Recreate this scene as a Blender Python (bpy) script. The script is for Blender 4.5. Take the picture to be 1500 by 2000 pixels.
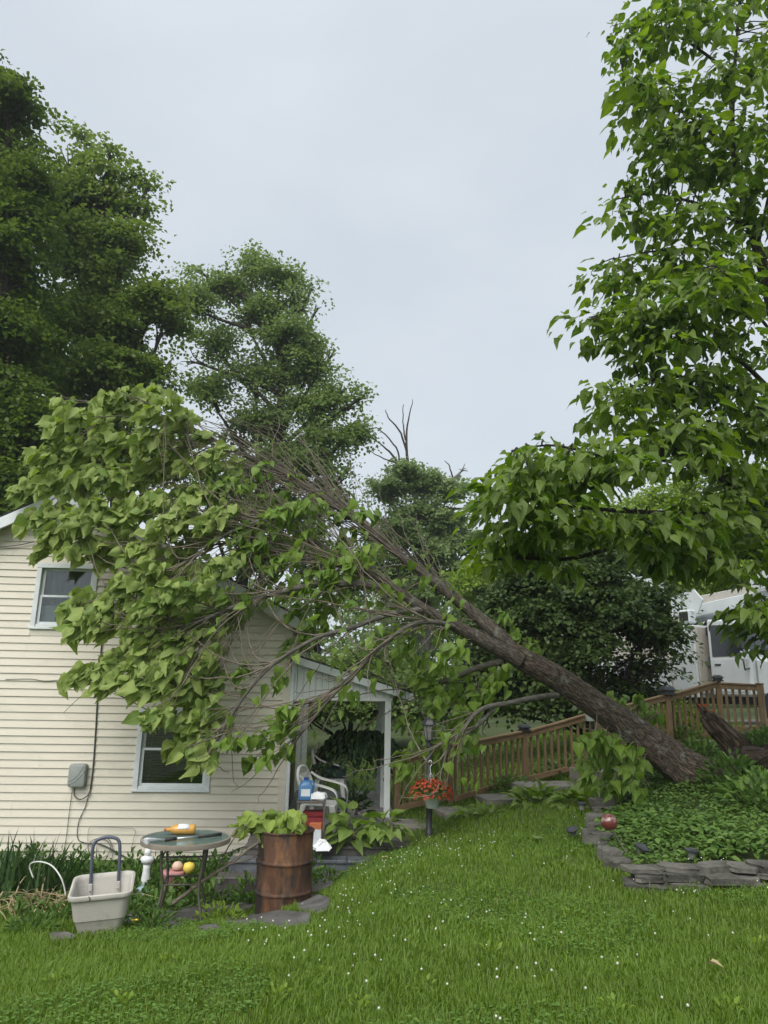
import bpy, math, random
import numpy as np
from mathutils import Vector, Matrix

# ------------------------------------------------------------------ camera, sky, sun, exposure
for o in list(bpy.data.objects): bpy.data.objects.remove(o)
sc = bpy.context.scene
COL = sc.collection
R = math.radians
HAZE = 0.0008                                           # density of the moist air
F, PITCH, ROLL, EYE = 1387.0, 14.2, 0.95, 1.6          # focal length in photo pixels, degrees, degrees, metres
cam_d = bpy.data.cameras.new('camera'); cam = bpy.data.objects.new('camera', cam_d); COL.objects.link(cam)
cam_d.sensor_fit = 'VERTICAL'; cam_d.sensor_height = 24.0; cam_d.lens = 24.0 * F / 2000.0
cam_d.clip_start = 0.05; cam_d.clip_end = 3000
RM = Matrix.Rotation(R(90 + PITCH), 3, 'X') @ Matrix.Rotation(R(ROLL), 3, 'Z')
cam.matrix_world = Matrix.Translation((0, 0, EYE)) @ RM.to_4x4()
sc.camera = cam
RN = np.array(RM)

SUN_EL, SUN_AZ = 47.0, 205.0                            # high, soft, behind the camera to the left (azimuth from +Y, clockwise)
w = bpy.data.worlds.new('World'); sc.world = w; w.use_nodes = True
nt = w.node_tree; nt.nodes.clear()
def wn(t, **k):
    n = nt.nodes.new(t)
    for a, b in k.items(): setattr(n, a, b)
    return n
out = wn('ShaderNodeOutputWorld'); bg = wn('ShaderNodeBackground'); bg.inputs[1].default_value = 0.1
sky = wn('ShaderNodeTexSky'); sky.sky_type = 'NISHITA'; sky.sun_disc = False
sky.sun_elevation = R(SUN_EL); sky.sun_rotation = R(SUN_AZ); sky.air_density = 1.0; sky.dust_density = 3.0
tc = wn('ShaderNodeTexCoord'); mp = wn('ShaderNodeMapping'); mp.inputs['Scale'].default_value = (1, 1, 2.2)
nz = wn('ShaderNodeTexNoise'); nz.inputs['Scale'].default_value = 1.9; nz.inputs['Detail'].default_value = 5; nz.inputs['Roughness'].default_value = .48
ramp = wn('ShaderNodeValToRGB')                          # the even cloud deck, a little mottled
ramp.color_ramp.elements[0].position = .3; ramp.color_ramp.elements[0].color = (.285, .315, .347, 1)
ramp.color_ramp.elements[1].position = .72; ramp.color_ramp.elements[1].color = (.352, .378, .402, 1)
sc10 = wn('ShaderNodeMixRGB', blend_type='MULTIPLY'); sc10.inputs[0].default_value = 1; sc10.inputs[2].default_value = (10, 10, 10, 1)
mx = wn('ShaderNodeMixRGB'); mx.inputs[0].default_value = .93
L = nt.links.new
L(tc.outputs['Generated'], mp.inputs[0]); L(mp.outputs[0], nz.inputs['Vector']); L(nz.outputs[0], ramp.inputs[0])
L(ramp.outputs[0], sc10.inputs[1]); L(sky.outputs[0], mx.inputs[1]); L(sc10.outputs[0], mx.inputs[2])
L(mx.outputs[0], bg.inputs[0]); L(bg.outputs[0], out.inputs[0])

sun_d = bpy.data.lights.new('sun', 'SUN'); sun_d.energy = 1.5; sun_d.angle = R(50); sun_d.color = (1, .975, .93)
sun = bpy.data.objects.new('sun', sun_d); COL.objects.link(sun)
az, el = R(SUN_AZ), R(SUN_EL)
sdir = Vector((math.sin(az) * math.cos(el), math.cos(az) * math.cos(el), math.sin(el)))
sun.rotation_euler = sdir.to_track_quat('Z', 'Y').to_euler(); sun.location = (0, -5, 30)

vs = sc.view_settings; vs.view_transform = 'Standard'; vs.look = 'None'; vs.exposure = 1.15; vs.gamma = 1.0; vs.use_curve_mapping = False
sc.render.engine = 'CYCLES'
cy = sc.cycles; cy.max_bounces = 6; cy.diffuse_bounces = 3; cy.glossy_bounces = 3; cy.transmission_bounces = 4; cy.transparent_max_bounces = 8
cy.volume_bounces = 1; cy.use_denoising = True; cy.use_adaptive_sampling = True; cy.adaptive_threshold = 0.015; cy.caustics_reflective = False; cy.caustics_refractive = False

# ------------------------------------------------------------------ measuring helpers
ORG = np.array([0, 0, EYE])
def ray(px, py): return RN @ np.array([(px - 750) / F, -(py - 1000) / F, -1.0])
def P(px, py, Y):
    r = ray(px, py); return ORG + r * (Y / r[1])
def proj(p):
    c = (np.asarray(p) - ORG) @ RN
    z = -c[:, 2]; return np.stack([750 + F * c[:, 0] / z, 1000 - F * c[:, 1] / z, z], 1)
def nrm(a):
    a = np.asarray(a, float); return a / np.maximum(np.linalg.norm(a, axis=-1, keepdims=True), 1e-9)
rng = np.random.default_rng(7); random.seed(7)

# terrain heights: surveyed spots (x, y, height below/above the eye), joined by a thin-plate surface
GP = [(0,0,-1.55),(-3,0,-1.75),(3.5,0,-1.4),(0,3.9,-1.55),(-2.4,4.3,-1.72),(2.2,3.8,-1.47),(-2.5,6,-2.04),(-4.5,6.2,-2.15),
      (-2.8,7.5,-2.24),(-1.1,8.26,-2.33),(-2.1,7.9,-2.27),(0,6,-1.72),(0,8,-1.80),(.65,10.2,-1.87),(2.0,6.0,-1.6),(1.4,8,-1.66),
      (3.2,6.6,-1.56),(4.6,6.4,-1.45),(2.7,8.6,-1.55),(4.3,10,-1.14),(5.2,8.4,-1.06),(2.1,10.3,-1.62),(1.1,12,-1.74),(.2,11.7,-1.84),(2.36,12.6,-1.56),
      (4.97,13,-.92),(5.95,13.3,-.66),(6.9,13.2,-.62),(-1.5,11.4,-2.42),(-5,11.3,-2.48),(-6,9,-2.42),(-5,18,-2.3),(-.5,20,-1.96),(3,16,-1.5),
      (8,20,-.75),(12,18,-.6),(9,9,-.6),(14,5,-.3),(-14,12,-2.5),(-14,2,-2.0),(0,34,-1.6),(-25,30,-2),(25,34,-.3),(0,-12,-1.3),(60,0,.5),(-60,0,-2),(0,90,-1),(60,90,.5),(-60,90,-1.5),(0,-60,-1.3)]
GP = np.array(GP, float)
def _u(r2): return np.where(r2 > 1e-12, r2 * np.log(np.maximum(r2, 1e-12)), 0)
_n = len(GP); _K = _u(((GP[:, None, :2] - GP[None, :, :2]) ** 2).sum(-1)) + np.eye(_n) * 0.6
_Pm = np.c_[np.ones(_n), GP[:, :2]]
_A = np.block([[_K, _Pm], [_Pm.T, np.zeros((3, 3))]])
_W = np.linalg.solve(_A, np.r_[GP[:, 2], 0, 0, 0])
def G(x, y):
    x = np.asarray(x, float); y = np.asarray(y, float); sh = x.shape
    xf, yf = np.clip(x.ravel(), -60, 60), np.clip(y.ravel(), -60, 90)
    z = _W[_n] + _W[_n + 1] * xf + _W[_n + 2] * yf
    for i in range(_n): z = z + _W[i] * _u((xf - GP[i, 0]) ** 2 + (yf - GP[i, 1]) ** 2)
    z = z + .012 * np.sin(xf * 5.1 + 1.3 * np.sin(yf * 3.3)) * np.sin(yf * 4.3 + xf) + EYE
    return z.reshape(sh) if sh else float(z[0])
def ground_at(px, py, lo=2.0, hi=40.0):
    ys = np.linspace(lo, hi, 800); r = ray(px, py)
    pts = ORG + r * (ys / r[1])[:, None]
    below = np.where(pts[:, 2] <= G(pts[:, 0], pts[:, 1]))[0]
    return pts[below[0]] if len(below) else pts[-1]

# ------------------------------------------------------------------ mesh helpers
def link(o, parent=None):
    COL.objects.link(o)
    if parent is not None: o.parent = parent
    return o
def props(o, label=None, cat=None, group=None, kind=None):
    if label: o['label'] = label
    if cat: o['category'] = cat
    if group: o['group'] = group
    if kind: o['kind'] = kind
    return o
def empty(name, loc, rz=0, label=None, cat=None, group=None):
    o = bpy.data.objects.new(name, None); o.empty_display_size = .2
    o.location = tuple(loc); o.rotation_euler = (0, 0, rz); link(o); return props(o, label, cat, group)

class MB:
    def __init__(s): s.v = []; s.f = []; s.uv = []
    def add(s, vs, fs, uvs=None):
        b = len(s.v); s.v += [tuple(map(float, p)) for p in vs]
        for i, f in enumerate(fs):
            s.f.append([b + k for k in f]); s.uv.append(uvs[i] if uvs else None)
        return s
    def box(s, c, d, rz=0, rx=0, ry=0):
        m = Matrix.Translation(Vector(c)) @ Matrix.Rotation(rz, 4, 'Z') @ Matrix.Rotation(ry, 4, 'Y') @ Matrix.Rotation(rx, 4, 'X')
        q = [m @ Vector((x * d[0] / 2, y * d[1] / 2, z * d[2] / 2)) for z in (-1, 1) for y in (-1, 1) for x in (-1, 1)]
        return s.add(q, [(0, 2, 3, 1), (4, 5, 7, 6), (0, 1, 5, 4), (2, 6, 7, 3), (0, 4, 6, 2), (1, 3, 7, 5)])
    def b2(s, a, b): return s.box([(a[i] + b[i]) / 2 for i in range(3)], [abs(b[i] - a[i]) for i in range(3)])
    def prism(s, poly, h0, h1, axis='z'):
        n = len(poly)
        def pt(p, h): return (p[0], p[1], h) if axis == 'z' else ((p[0], h, p[1]) if axis == 'y' else (h, p[0], p[1]))
        vs = [pt(p, h0) for p in poly] + [pt(p, h1) for p in poly]
        return s.add(vs, [tuple(range(n))[::-1], tuple(range(n, 2 * n))] + [(i, (i + 1) % n, n + (i + 1) % n, n + i) for i in range(n)])
    def tube(s, pts, rad, n=8, cap=True):
        pts = np.asarray(pts, float); k = len(pts)
        rad = np.full(k, rad) if np.isscalar(rad) else np.asarray(rad, float)
        t = np.gradient(pts, axis=0); t = nrm(t)
        a = np.array([0, 0, 1.0]) if abs(t[0][2]) < .9 else np.array([1.0, 0, 0])
        u = nrm(np.cross(t[0], a)); vs = []; ang = np.arange(n) * 2 * math.pi / n
        cl = np.r_[0, np.cumsum(np.linalg.norm(np.diff(pts, axis=0), axis=1))]
        for i in range(k):
            u = nrm(u - t[i] * np.dot(u, t[i])); w_ = np.cross(t[i], u)
            vs += list(pts[i] + rad[i] * (np.cos(ang)[:, None] * u + np.sin(ang)[:, None] * w_))
        fs, uv = [], []
        for i in range(k - 1):
            for j in range(n):
                fs.append((i * n + j, i * n + (j + 1) % n, (i + 1) * n + (j + 1) % n, (i + 1) * n + j))
                uv.append(((j / n, cl[i]), ((j + 1) / n, cl[i]), ((j + 1) / n, cl[i + 1]), (j / n, cl[i + 1])))
        if cap:
            fs += [tuple(range(n))[::-1], tuple(range((k - 1) * n, k * n))]; uv += [None, None]
        return s.add(vs, fs, uv)
    def lathe(s, prof, c=(0, 0, 0), n=20, cap=True):
        vs = []
        for r, z in prof:
            vs += [(c[0] + r * math.cos(2 * math.pi * j / n), c[1] + r * math.sin(2 * math.pi * j / n), c[2] + z) for j in range(n)]
        k = len(prof)
        fs = [(i * n + j, i * n + (j + 1) % n, (i + 1) * n + (j + 1) % n, (i + 1) * n + j) for i in range(k - 1) for j in range(n)]
        if cap: fs += [tuple(range(n))[::-1], tuple(range((k - 1) * n, k * n))]
        return s.add(vs, fs)
    def loft(s, rings, cap0=True, cap1=True):
        n = len(rings[0]); vs = [p for r in rings for p in r]; k = len(rings)
        fs = [(i * n + j, i * n + (j + 1) % n, (i + 1) * n + (j + 1) % n, (i + 1) * n + j) for i in range(k - 1) for j in range(n)]
        if cap0: fs.append(tuple(range(n))[::-1])
        if cap1: fs.append(tuple(range((k - 1) * n, k * n)))
        return s.add(vs, fs)
    def mesh(s, name, mat, off=(0, 0, 0), smooth=False):
        me = bpy.data.meshes.new(name)
        o = np.asarray(off, float)
        me.from_pydata([tuple(np.asarray(p) - o) for p in s.v] if o.any() else s.v, [], s.f)
        if any(u is not None for u in s.uv):
            l = me.uv_layers.new(name='UVMap'); flat = []
            for f, u in zip(s.f, s.uv):
                flat += list(u) if u is not None else [(.5, .5)] * len(f)
            l.data.foreach_set('uv', np.array(flat, 'f').ravel())
        if smooth: me.polygons.foreach_set('use_smooth', [True] * len(me.polygons))
        me.materials.append(mat); me.update(); return me
    def build(s, name, mat, parent=None, off=(0, 0, 0), smooth=False, bevel=0, auto=None):
        me = s.mesh(name, mat, off, smooth or auto is not None)
        if auto is not None: me.set_sharp_from_angle(angle=R(auto))
        o = link(bpy.data.objects.new(name, me), parent)
        if bevel:
            b = o.modifiers.new('bevel', 'BEVEL'); b.width = bevel; b.segments = 1; b.limit_method = 'ANGLE'
        return o
def box(name, mat, c, d, parent=None, bevel=0, rz=0, rx=0, ry=0):
    o = MB().box((0, 0, 0), d).build(name, mat, parent, bevel=bevel)
    o.location = tuple(c); o.rotation_euler = (rx, ry, rz); return o

def np_mesh(name, V, faces_list, mat, smooth=True, uv=None):
    """V (n,3); faces_list: list of (m,k) int arrays"""
    me = bpy.data.meshes.new(name)
    loops = np.concatenate([f.ravel() for f in faces_list]).astype(np.int32)
    tot = np.concatenate([np.full(len(f), f.shape[1]) for f in faces_list]).astype(np.int32)
    start = np.r_[0, np.cumsum(tot)[:-1]].astype(np.int32)
    me.vertices.add(len(V)); me.vertices.foreach_set('co', np.asarray(V, 'f').ravel())
    me.loops.add(len(loops)); me.loops.foreach_set('vertex_index', loops)
    me.polygons.add(len(tot)); me.polygons.foreach_set('loop_start', start)
    if smooth: me.polygons.foreach_set('use_smooth', np.ones(len(tot), bool))
    me.update(calc_edges=True); me.validate()
    if uv is not None:
        l = me.uv_layers.new(name='UVMap'); l.data.foreach_set('uv', np.asarray(uv, 'f')[loops].ravel())
    me.materials.append(mat); return me
def frames(tip, normal):
    Y = nrm(tip); X = nrm(np.cross(Y, normal)); Z = np.cross(X, Y); return X, Y, Z
def scatter(name, tmpls, pos, tip, normal, size, mat, parent=None, off=(0, 0, 0), kind=None):
    """one mesh made of many leaves; tmpls: list of (verts, quads)"""
    pos = np.asarray(pos, float) - np.asarray(off, float); N = len(pos); X, Y, Z = frames(tip, normal)
    size = np.broadcast_to(np.asarray(size, float), (N,)); pick = np.arange(N) % len(tmpls)
    Vs, Fs, Us, base = [], [], [], 0
    for k, (tv, tf) in enumerate(tmpls):
        m = pick == k; n = m.sum()
        if not n: continue
        s = size[m][:, None, None]
        V = pos[m][:, None] + s * (tv[None, :, 0:1] * X[m][:, None] + tv[None, :, 1:2] * Y[m][:, None] + tv[None, :, 2:3] * Z[m][:, None])
        Vs.append(V.reshape(-1, 3)); Us.append(np.tile(tv[:, :2], (n, 1)))
        Fs.append((tf[None] + (np.arange(n) * len(tv))[:, None, None] + base).reshape(-1, tf.shape[1])); base += n * len(tv)
    me = np_mesh(name, np.concatenate(Vs), Fs, mat, uv=np.concatenate(Us))
    o = link(bpy.data.objects.new(name, me), parent)
    if kind: o['kind'] = kind
    return o

def heart(fold=.25, droop=.25, crump=0., seed=0, wid=1.0):
    r = np.random.default_rng(seed)
    v = [(0, 0), (0, .36), (0, .72), (0, 1.06), (-.26, -.08), (-.46, .2), (-.36, .55), (-.15, .84), (.26, -.08), (.46, .2), (.36, .55), (.15, .84)]
    o = []
    for x, y in v:
        z = abs(x) * fold - droop * y * y + crump * r.uniform(-1, 1) * .2
        o.append((x * wid * (1 - .35 * abs(fold)), y, z))
    f = [(0, 1, 5, 4), (1, 2, 6, 5), (2, 3, 7, 6), (0, 8, 9, 1), (1, 9, 10, 2), (2, 10, 11, 3)]
    return np.array(o), np.array([q[::-1] for q in f])
def fine(fold, droop, pleat, crump, seed, wid=1.0):
    r = np.random.default_rng(seed); rows = [(0, .36, -.07), (.2, .47, 0), (.42, .415, 0), (.64, .29, 0), (.85, .13, 0), (1.06, .012, 0)]; V = []; ph = r.uniform(0, 6, 4)
    for y, wd, lob in rows:
        for c in (-1, -.5, 0, .5, 1):
            x = wd * c; yy = y + lob * (abs(c) ** .5)
            z = fold * abs(x) - droop * y * y + pleat * math.sin(22 * (yy - .8 * abs(x)) + ph[0]) * abs(x) * .5 + crump * (.09 * math.sin(7 * yy + ph[1]) * c + .07 * math.sin(9 * x + 5 * yy + ph[2]) + .04 * r.uniform(-1, 1))
            V.append((x * wid * (1 - .3 * min(1, abs(fold))), yy, z))
    f = [(i * 5 + j, i * 5 + j + 1, (i + 1) * 5 + j + 1, (i + 1) * 5 + j) for i in range(5) for j in range(4)]
    return np.array(V), np.array(f)
HEART = [heart(.25, .2, .1, 1), heart(.5, .4, .3, 2), heart(.1, .35, .4, 3), heart(-.2, .3, .3, 4), heart(.7, .15, .4, 5), heart(.35, .5, .6, 6)]
WILT = [fine(-.7, -.15, .25, .8, 11), fine(.8, .1, .3, .9, 12, 1.05), fine(-.5, .3, .25, 1.0, 13), fine(.5, -.3, .3, .9, 14, 1.1), fine(-.3, .15, .3, 1.1, 15, 1.05), fine(.2, -.1, .25, 1.2, 16), fine(-1.0, .2, .2, .8, 17), fine(.4, .45, .3, .8, 18)]
HEARTF = [fine(.25, .25, .12, .3, 21), fine(.45, .4, .12, .4, 22), fine(.1, .35, .15, .5, 23), fine(-.15, .3, .15, .4, 24), fine(.6, .2, .12, .5, 25)]
def rhomb(fold, w=.42):
    return np.array([(0, 0, 0), (-w, .45, fold), (0, 1, 0), (w, .45, fold)]), np.array([(0, 3, 2, 1)])
RH = [rhomb(.1), rhomb(.22), rhomb(-.1)]
OVAL = [(np.array([(0, 0, 0), (-.3, .35, .05), (-.2, .75, .0), (0, 1, -.12), (.2, .75, .0), (.3, .35, .05)]), np.array([(0, 3, 2, 1), (0, 5, 4, 3)])),
        (np.array([(0, 0, 0), (-.26, .3, .14), (-.22, .7, .1), (0, 1, -.25), (.22, .7, .1), (.26, .3, .14)]), np.array([(0, 3, 2, 1), (0, 5, 4, 3)]))]
OVALN = [(t[0] * np.array([.62, 1, 1]), t[1]) for t in OVAL]
def star():
    v = np.array([(0, 0, 0), (-.55, .12, .1), (-.14, .4, .0), (-.36, .8, .05), (0, 1.02, -.12), (.36, .8, .05), (.14, .4, 0), (.55, .12, .1)])
    return v[[0, 1, 3, 4, 5, 7]], np.array([(0, 3, 2, 1), (0, 5, 4, 3)])
STARS = [star()]

def leaf_objects(name, tm, pos, tip, normal, size, mat, parent, off=(0, 0, 0)):
    """every leaf a part of its own, sharing a few meshes"""
    pos = np.asarray(pos, float) - np.asarray(off, float); X, Y, Z = frames(tip, normal); me = [np_mesh(name, t[0], [t[1]], mat, uv=t[0][:, :2]) for t in tm]
    for i in range(len(pos)):
        o = link(bpy.data.objects.new(name, me[i % len(tm)]), parent)
        o.rotation_euler = Matrix(((X[i][0], Y[i][0], Z[i][0]), (X[i][1], Y[i][1], Z[i][1]), (X[i][2], Y[i][2], Z[i][2]))).to_euler(); o.location = tuple(pos[i]); o.scale = (float(size[i]),) * 3
def rand_unit(n, r=None):
    r = r or rng
    return nrm(r.normal(size=(n, 3)))
def bez(a, b, c, d, n):
    t = np.linspace(0, 1, n)[:, None]
    return (1 - t) ** 3 * a + 3 * (1 - t) ** 2 * t * b + 3 * (1 - t) * t * t * c + t ** 3 * d
def smooth_path(pts, n):
    pts = np.asarray(pts, float); k = len(pts)
    if k == 2: return pts[0] + (pts[1] - pts[0]) * np.linspace(0, 1, n)[:, None]
    t = np.linspace(0, k - 1, n); i = np.clip(t.astype(int), 0, k - 2); f = (t - i)[:, None]
    p0 = pts[np.clip(i - 1, 0, k - 1)]; p1 = pts[i]; p2 = pts[i + 1]; p3 = pts[np.clip(i + 2, 0, k - 1)]
    return .5 * (2 * p1 + (p2 - p0) * f + (2 * p0 - 5 * p1 + 4 * p2 - p3) * f ** 2 + (3 * p1 - p0 - 3 * p2 + p3) * f ** 3)

# ------------------------------------------------------------------ materials
def new_mat(name):
    m = bpy.data.materials.new(name); m.use_nodes = True; t = m.node_tree; t.nodes.clear()
    return m, t, t.links.new
def pm(name, c1, c2=None, scale=6, rough=.6, bump=0, bscale=None, metal=0, coord='Object', stretch=(1, 1, 1), lo=.35, hi=.65, c3=None, s3=2, lo3=.55, hi3=.7, spec=.5, detail=7, trans=0, rough2=None):
    m, t, l = new_mat(name); N = t.nodes.new
    o = N('ShaderNodeOutputMaterial'); b = N('ShaderNodeBsdfPrincipled'); l(b.outputs[0], o.inputs[0])
    b.inputs['Roughness'].default_value = rough; b.inputs['Metallic'].default_value = metal; b.inputs['Specular IOR Level'].default_value = spec
    if trans: b.inputs['Transmission Weight'].default_value = trans
    b.inputs['Base Color'].default_value = (*c1, 1)
    tc = N('ShaderNodeTexCoord'); oi = N('ShaderNodeObjectInfo'); mu = N('ShaderNodeMath'); mu.operation = 'MULTIPLY'; mu.inputs[1].default_value = 61.7
    l(oi.outputs['Random'], mu.inputs[0])
    ad = N('ShaderNodeVectorMath'); ad.operation = 'ADD'; l(tc.outputs[coord], ad.inputs[0]); l(mu.outputs[0], ad.inputs[1])
    mp = N('ShaderNodeMapping'); mp.inputs['Scale'].default_value = stretch; l(ad.outputs[0], mp.inputs[0])
    def noise(s, d=detail):
        n = N('ShaderNodeTexNoise'); n.inputs['Scale'].default_value = s; n.inputs['Detail'].default_value = d; n.inputs['Roughness'].default_value = .6
        l(mp.outputs[0], n.inputs['Vector']); return n
    def rampf(n, a, z):
        r = N('ShaderNodeMapRange'); r.inputs[1].default_value = a; r.inputs[2].default_value = z; r.clamp = True; l(n.outputs[0], r.inputs[0]); return r
    if c2:
        n = noise(scale); r = rampf(n, lo, hi); x = N('ShaderNodeMixRGB'); x.inputs[1].default_value = (*c1, 1); x.inputs[2].default_value = (*c2, 1)
        l(r.outputs[0], x.inputs[0]); last = x
        if rough2 is not None:
            rr = N('ShaderNodeMapRange'); rr.inputs[3].default_value = rough; rr.inputs[4].default_value = rough2; l(r.outputs[0], rr.inputs[0]); l(rr.outputs[0], b.inputs['Roughness'])
        if c3:
            n3 = noise(s3); r3 = rampf(n3, lo3, hi3); y = N('ShaderNodeMixRGB'); l(last.outputs[0], y.inputs[1]); y.inputs[2].default_value = (*c3, 1); l(r3.outputs[0], y.inputs[0]); last = y
        l(last.outputs[0], b.inputs['Base Color'])
    if bump:
        n = noise(bscale or scale * 3); bp = N('ShaderNodeBump'); bp.inputs['Strength'].default_value = bump; bp.inputs['Distance'].default_value = .02
        l(n.outputs[0], bp.inputs['Height']); l(bp.outputs[0], b.inputs['Normal'])
    return m
def leafmat(name, ca, cb, under, trans=.3, rough=.5, yellow=None, spec=.35, veins=False):
    m, t, l = new_mat(name); N = t.nodes.new
    o = N('ShaderNodeOutputMaterial'); g = N('ShaderNodeNewGeometry'); oi = N('ShaderNodeObjectInfo')
    a = N('ShaderNodeMath'); l(g.outputs['Random Per Island'], a.inputs[0]); l(oi.outputs['Random'], a.inputs[1])
    fr = N('ShaderNodeMath'); fr.operation = 'FRACT'; l(a.outputs[0], fr.inputs[0])
    r = N('ShaderNodeValToRGB'); r.color_ramp.elements[0].color = (*ca, 1); r.color_ramp.elements[1].color = (*cb, 1)
    if yellow:
        e = r.color_ramp.elements.new(.93); e.color = (*cb, 1); r.color_ramp.elements[-1].color = (*yellow, 1)
    l(fr.outputs[0], r.inputs[0])
    x = N('ShaderNodeMixRGB'); l(g.outputs['Backfacing'], x.inputs[0]); l(r.outputs[0], x.inputs[1])
    y = N('ShaderNodeMixRGB'); y.inputs[0].default_value = .7; l(r.outputs[0], y.inputs[1]); y.inputs[2].default_value = (*under, 1); l(y.outputs[0], x.inputs[2])
    nz = N('ShaderNodeTexNoise'); nz.inputs['Scale'].default_value = 14; nz.inputs['Detail'].default_value = 4
    mr = N('ShaderNodeMapRange'); mr.inputs[3].default_value = .72; mr.inputs[4].default_value = 1.25; l(nz.outputs[0], mr.inputs[0])
    mm = N('ShaderNodeMixRGB'); mm.blend_type = 'MULTIPLY'; mm.inputs[0].default_value = 1; l(x.outputs[0], mm.inputs[1]); l(mr.outputs[0], mm.inputs[2])
    b = N('ShaderNodeBsdfPrincipled'); b.inputs['Roughness'].default_value = rough; b.inputs['Specular IOR Level'].default_value = spec
    if veins:   # pale midrib and side veins
        uv = N('ShaderNodeTexCoord'); sp = N('ShaderNodeSeparateXYZ'); l(uv.outputs['UV'], sp.inputs[0])
        def mt(op, p, q=None):
            k = N('ShaderNodeMath'); k.operation = op
            for i_, v_ in enumerate((p, q)):
                if v_ is None: continue
                if isinstance(v_, (int, float)): k.inputs[i_].default_value = v_
                else: l(v_, k.inputs[i_])
            return k.outputs[0]
        ax = mt('ABSOLUTE', sp.outputs[0]); ph = mt('SUBTRACT', sp.outputs[1], mt('MULTIPLY', ax, .75)); sn = mt('SINE', mt('MULTIPLY', ph, 36)); lat = mt('GREATER_THAN', sn, .86); mid = mt('LESS_THAN', ax, .022); vv = mt('MAXIMUM', mt('MULTIPLY', lat, .55), mid)
        vx = N('ShaderNodeMixRGB'); l(mt('MULTIPLY', vv, .55), vx.inputs[0]); l(mm.outputs[0], vx.inputs[1]); vx.inputs[2].default_value = (.30, .36, .16, 1); mm = vx
    l(mm.outputs[0], b.inputs['Base Color'])
    tr = N('ShaderNodeBsdfTranslucent'); hs = N('ShaderNodeHueSaturation'); hs.inputs['Saturation'].default_value = 1.15; hs.inputs['Value'].default_value = 1.5
    l(mm.outputs[0], hs.inputs['Color']); l(hs.outputs[0], tr.inputs[0])
    ms = N('ShaderNodeMixShader'); ms.inputs[0].default_value = trans; l(b.outputs[0], ms.inputs[1]); l(tr.outputs[0], ms.inputs[2]); l(ms.outputs[0], o.inputs[0])
    return m
def barkmat(name, c1, c2, lichen=None, us=9, vs=2.2, bump=.8):
    m, t, l = new_mat(name); N = t.nodes.new
    o = N('ShaderNodeOutputMaterial'); b = N('ShaderNodeBsdfPrincipled'); b.inputs['Roughness'].default_value = .85; b.inputs['Specular IOR Level'].default_value = .25; l(b.outputs[0], o.inputs[0])
    tc = N('ShaderNodeTexCoord'); mp = N('ShaderNodeMapping'); mp.inputs['Scale'].default_value = (us, vs, 1); l(tc.outputs['UV'], mp.inputs[0])
    n = N('ShaderNodeTexNoise'); n.inputs['Scale'].default_value = 2.5; n.inputs['Detail'].default_value = 8; n.inputs['Roughness'].default_value = .65; l(mp.outputs[0], n.inputs['Vector'])
    v = N('ShaderNodeTexVoronoi'); v.feature = 'DISTANCE_TO_EDGE'; v.inputs['Scale'].default_value = 2.2
    ad = N('ShaderNodeVectorMath'); ad.operation = 'MULTIPLY_ADD'; ad.inputs[1].default_value = (1.1, .9, .5); l(n.outputs['Color'], ad.inputs[0]); l(mp.outputs[0], ad.inputs[2]); l(ad.outputs[0], v.inputs['Vector'])
    ml = N('ShaderNodeMath'); ml.operation = 'MULTIPLY'; 
    mr = N('ShaderNodeMapRange'); mr.inputs[2].default_value = .22; l(v.outputs['Distance'], mr.inputs[0])
    l(mr.outputs[0], ml.inputs[0]); l(n.outputs[0], ml.inputs[1])
    cr = N('ShaderNodeMixRGB'); cr.inputs[1].default_value = (*c1, 1); cr.inputs[2].default_value = (*c2, 1); mr2 = N('ShaderNodeMapRange'); mr2.inputs[1].default_value = .05; mr2.inputs[2].default_value = .6
    l(ml.outputs[0], mr2.inputs[0]); l(mr2.outputs[0], cr.inputs[0]); last = cr
    if lichen:
        n2 = N('ShaderNodeTexNoise'); n2.inputs['Scale'].default_value = 4.5; n2.inputs['Detail'].default_value = 8; n2.inputs['Roughness'].default_value = .72; l(tc.outputs['Object'], n2.inputs['Vector'])
        r2 = N('ShaderNodeMapRange'); r2.inputs[1].default_value = .56; r2.inputs[2].default_value = .66; l(n2.outputs[0], r2.inputs[0])
        x = N('ShaderNodeMixRGB'); l(r2.outputs[0], x.inputs[0]); l(cr.outputs[0], x.inputs[1]); x.inputs[2].default_value = (*lichen, 1); last = x
    l(last.outputs[0], b.inputs['Base Color'])
    bp = N('ShaderNodeBump'); bp.inputs['Strength'].default_value = bump; bp.inputs['Distance'].default_value = .025; l(ml.outputs[0], bp.inputs['Height']); l(bp.outputs[0], b.inputs['Normal'])
    return m
def glassmat(name, tint=(.8, .85, .85), refl=.12):
    m, t, l = new_mat(name); N = t.nodes.new
    o = N('ShaderNodeOutputMaterial'); a = N('ShaderNodeBsdfTransparent'); a.inputs[0].default_value = (*tint, 1); g = N('ShaderNodeBsdfGlossy'); g.inputs['Roughness'].default_value = .03
    f = N('ShaderNodeFresnel'); f.inputs[0].default_value = 1.5; ad = N('ShaderNodeMath'); ad.inputs[1].default_value = refl; l(f.outputs[0], ad.inputs[0])
    x = N('ShaderNodeMixShader'); l(ad.outputs[0], x.inputs[0]); l(a.outputs[0], x.inputs[1]); l(g.outputs[0], x.inputs[2]); l(x.outputs[0], o.inputs[0]); return m

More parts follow.
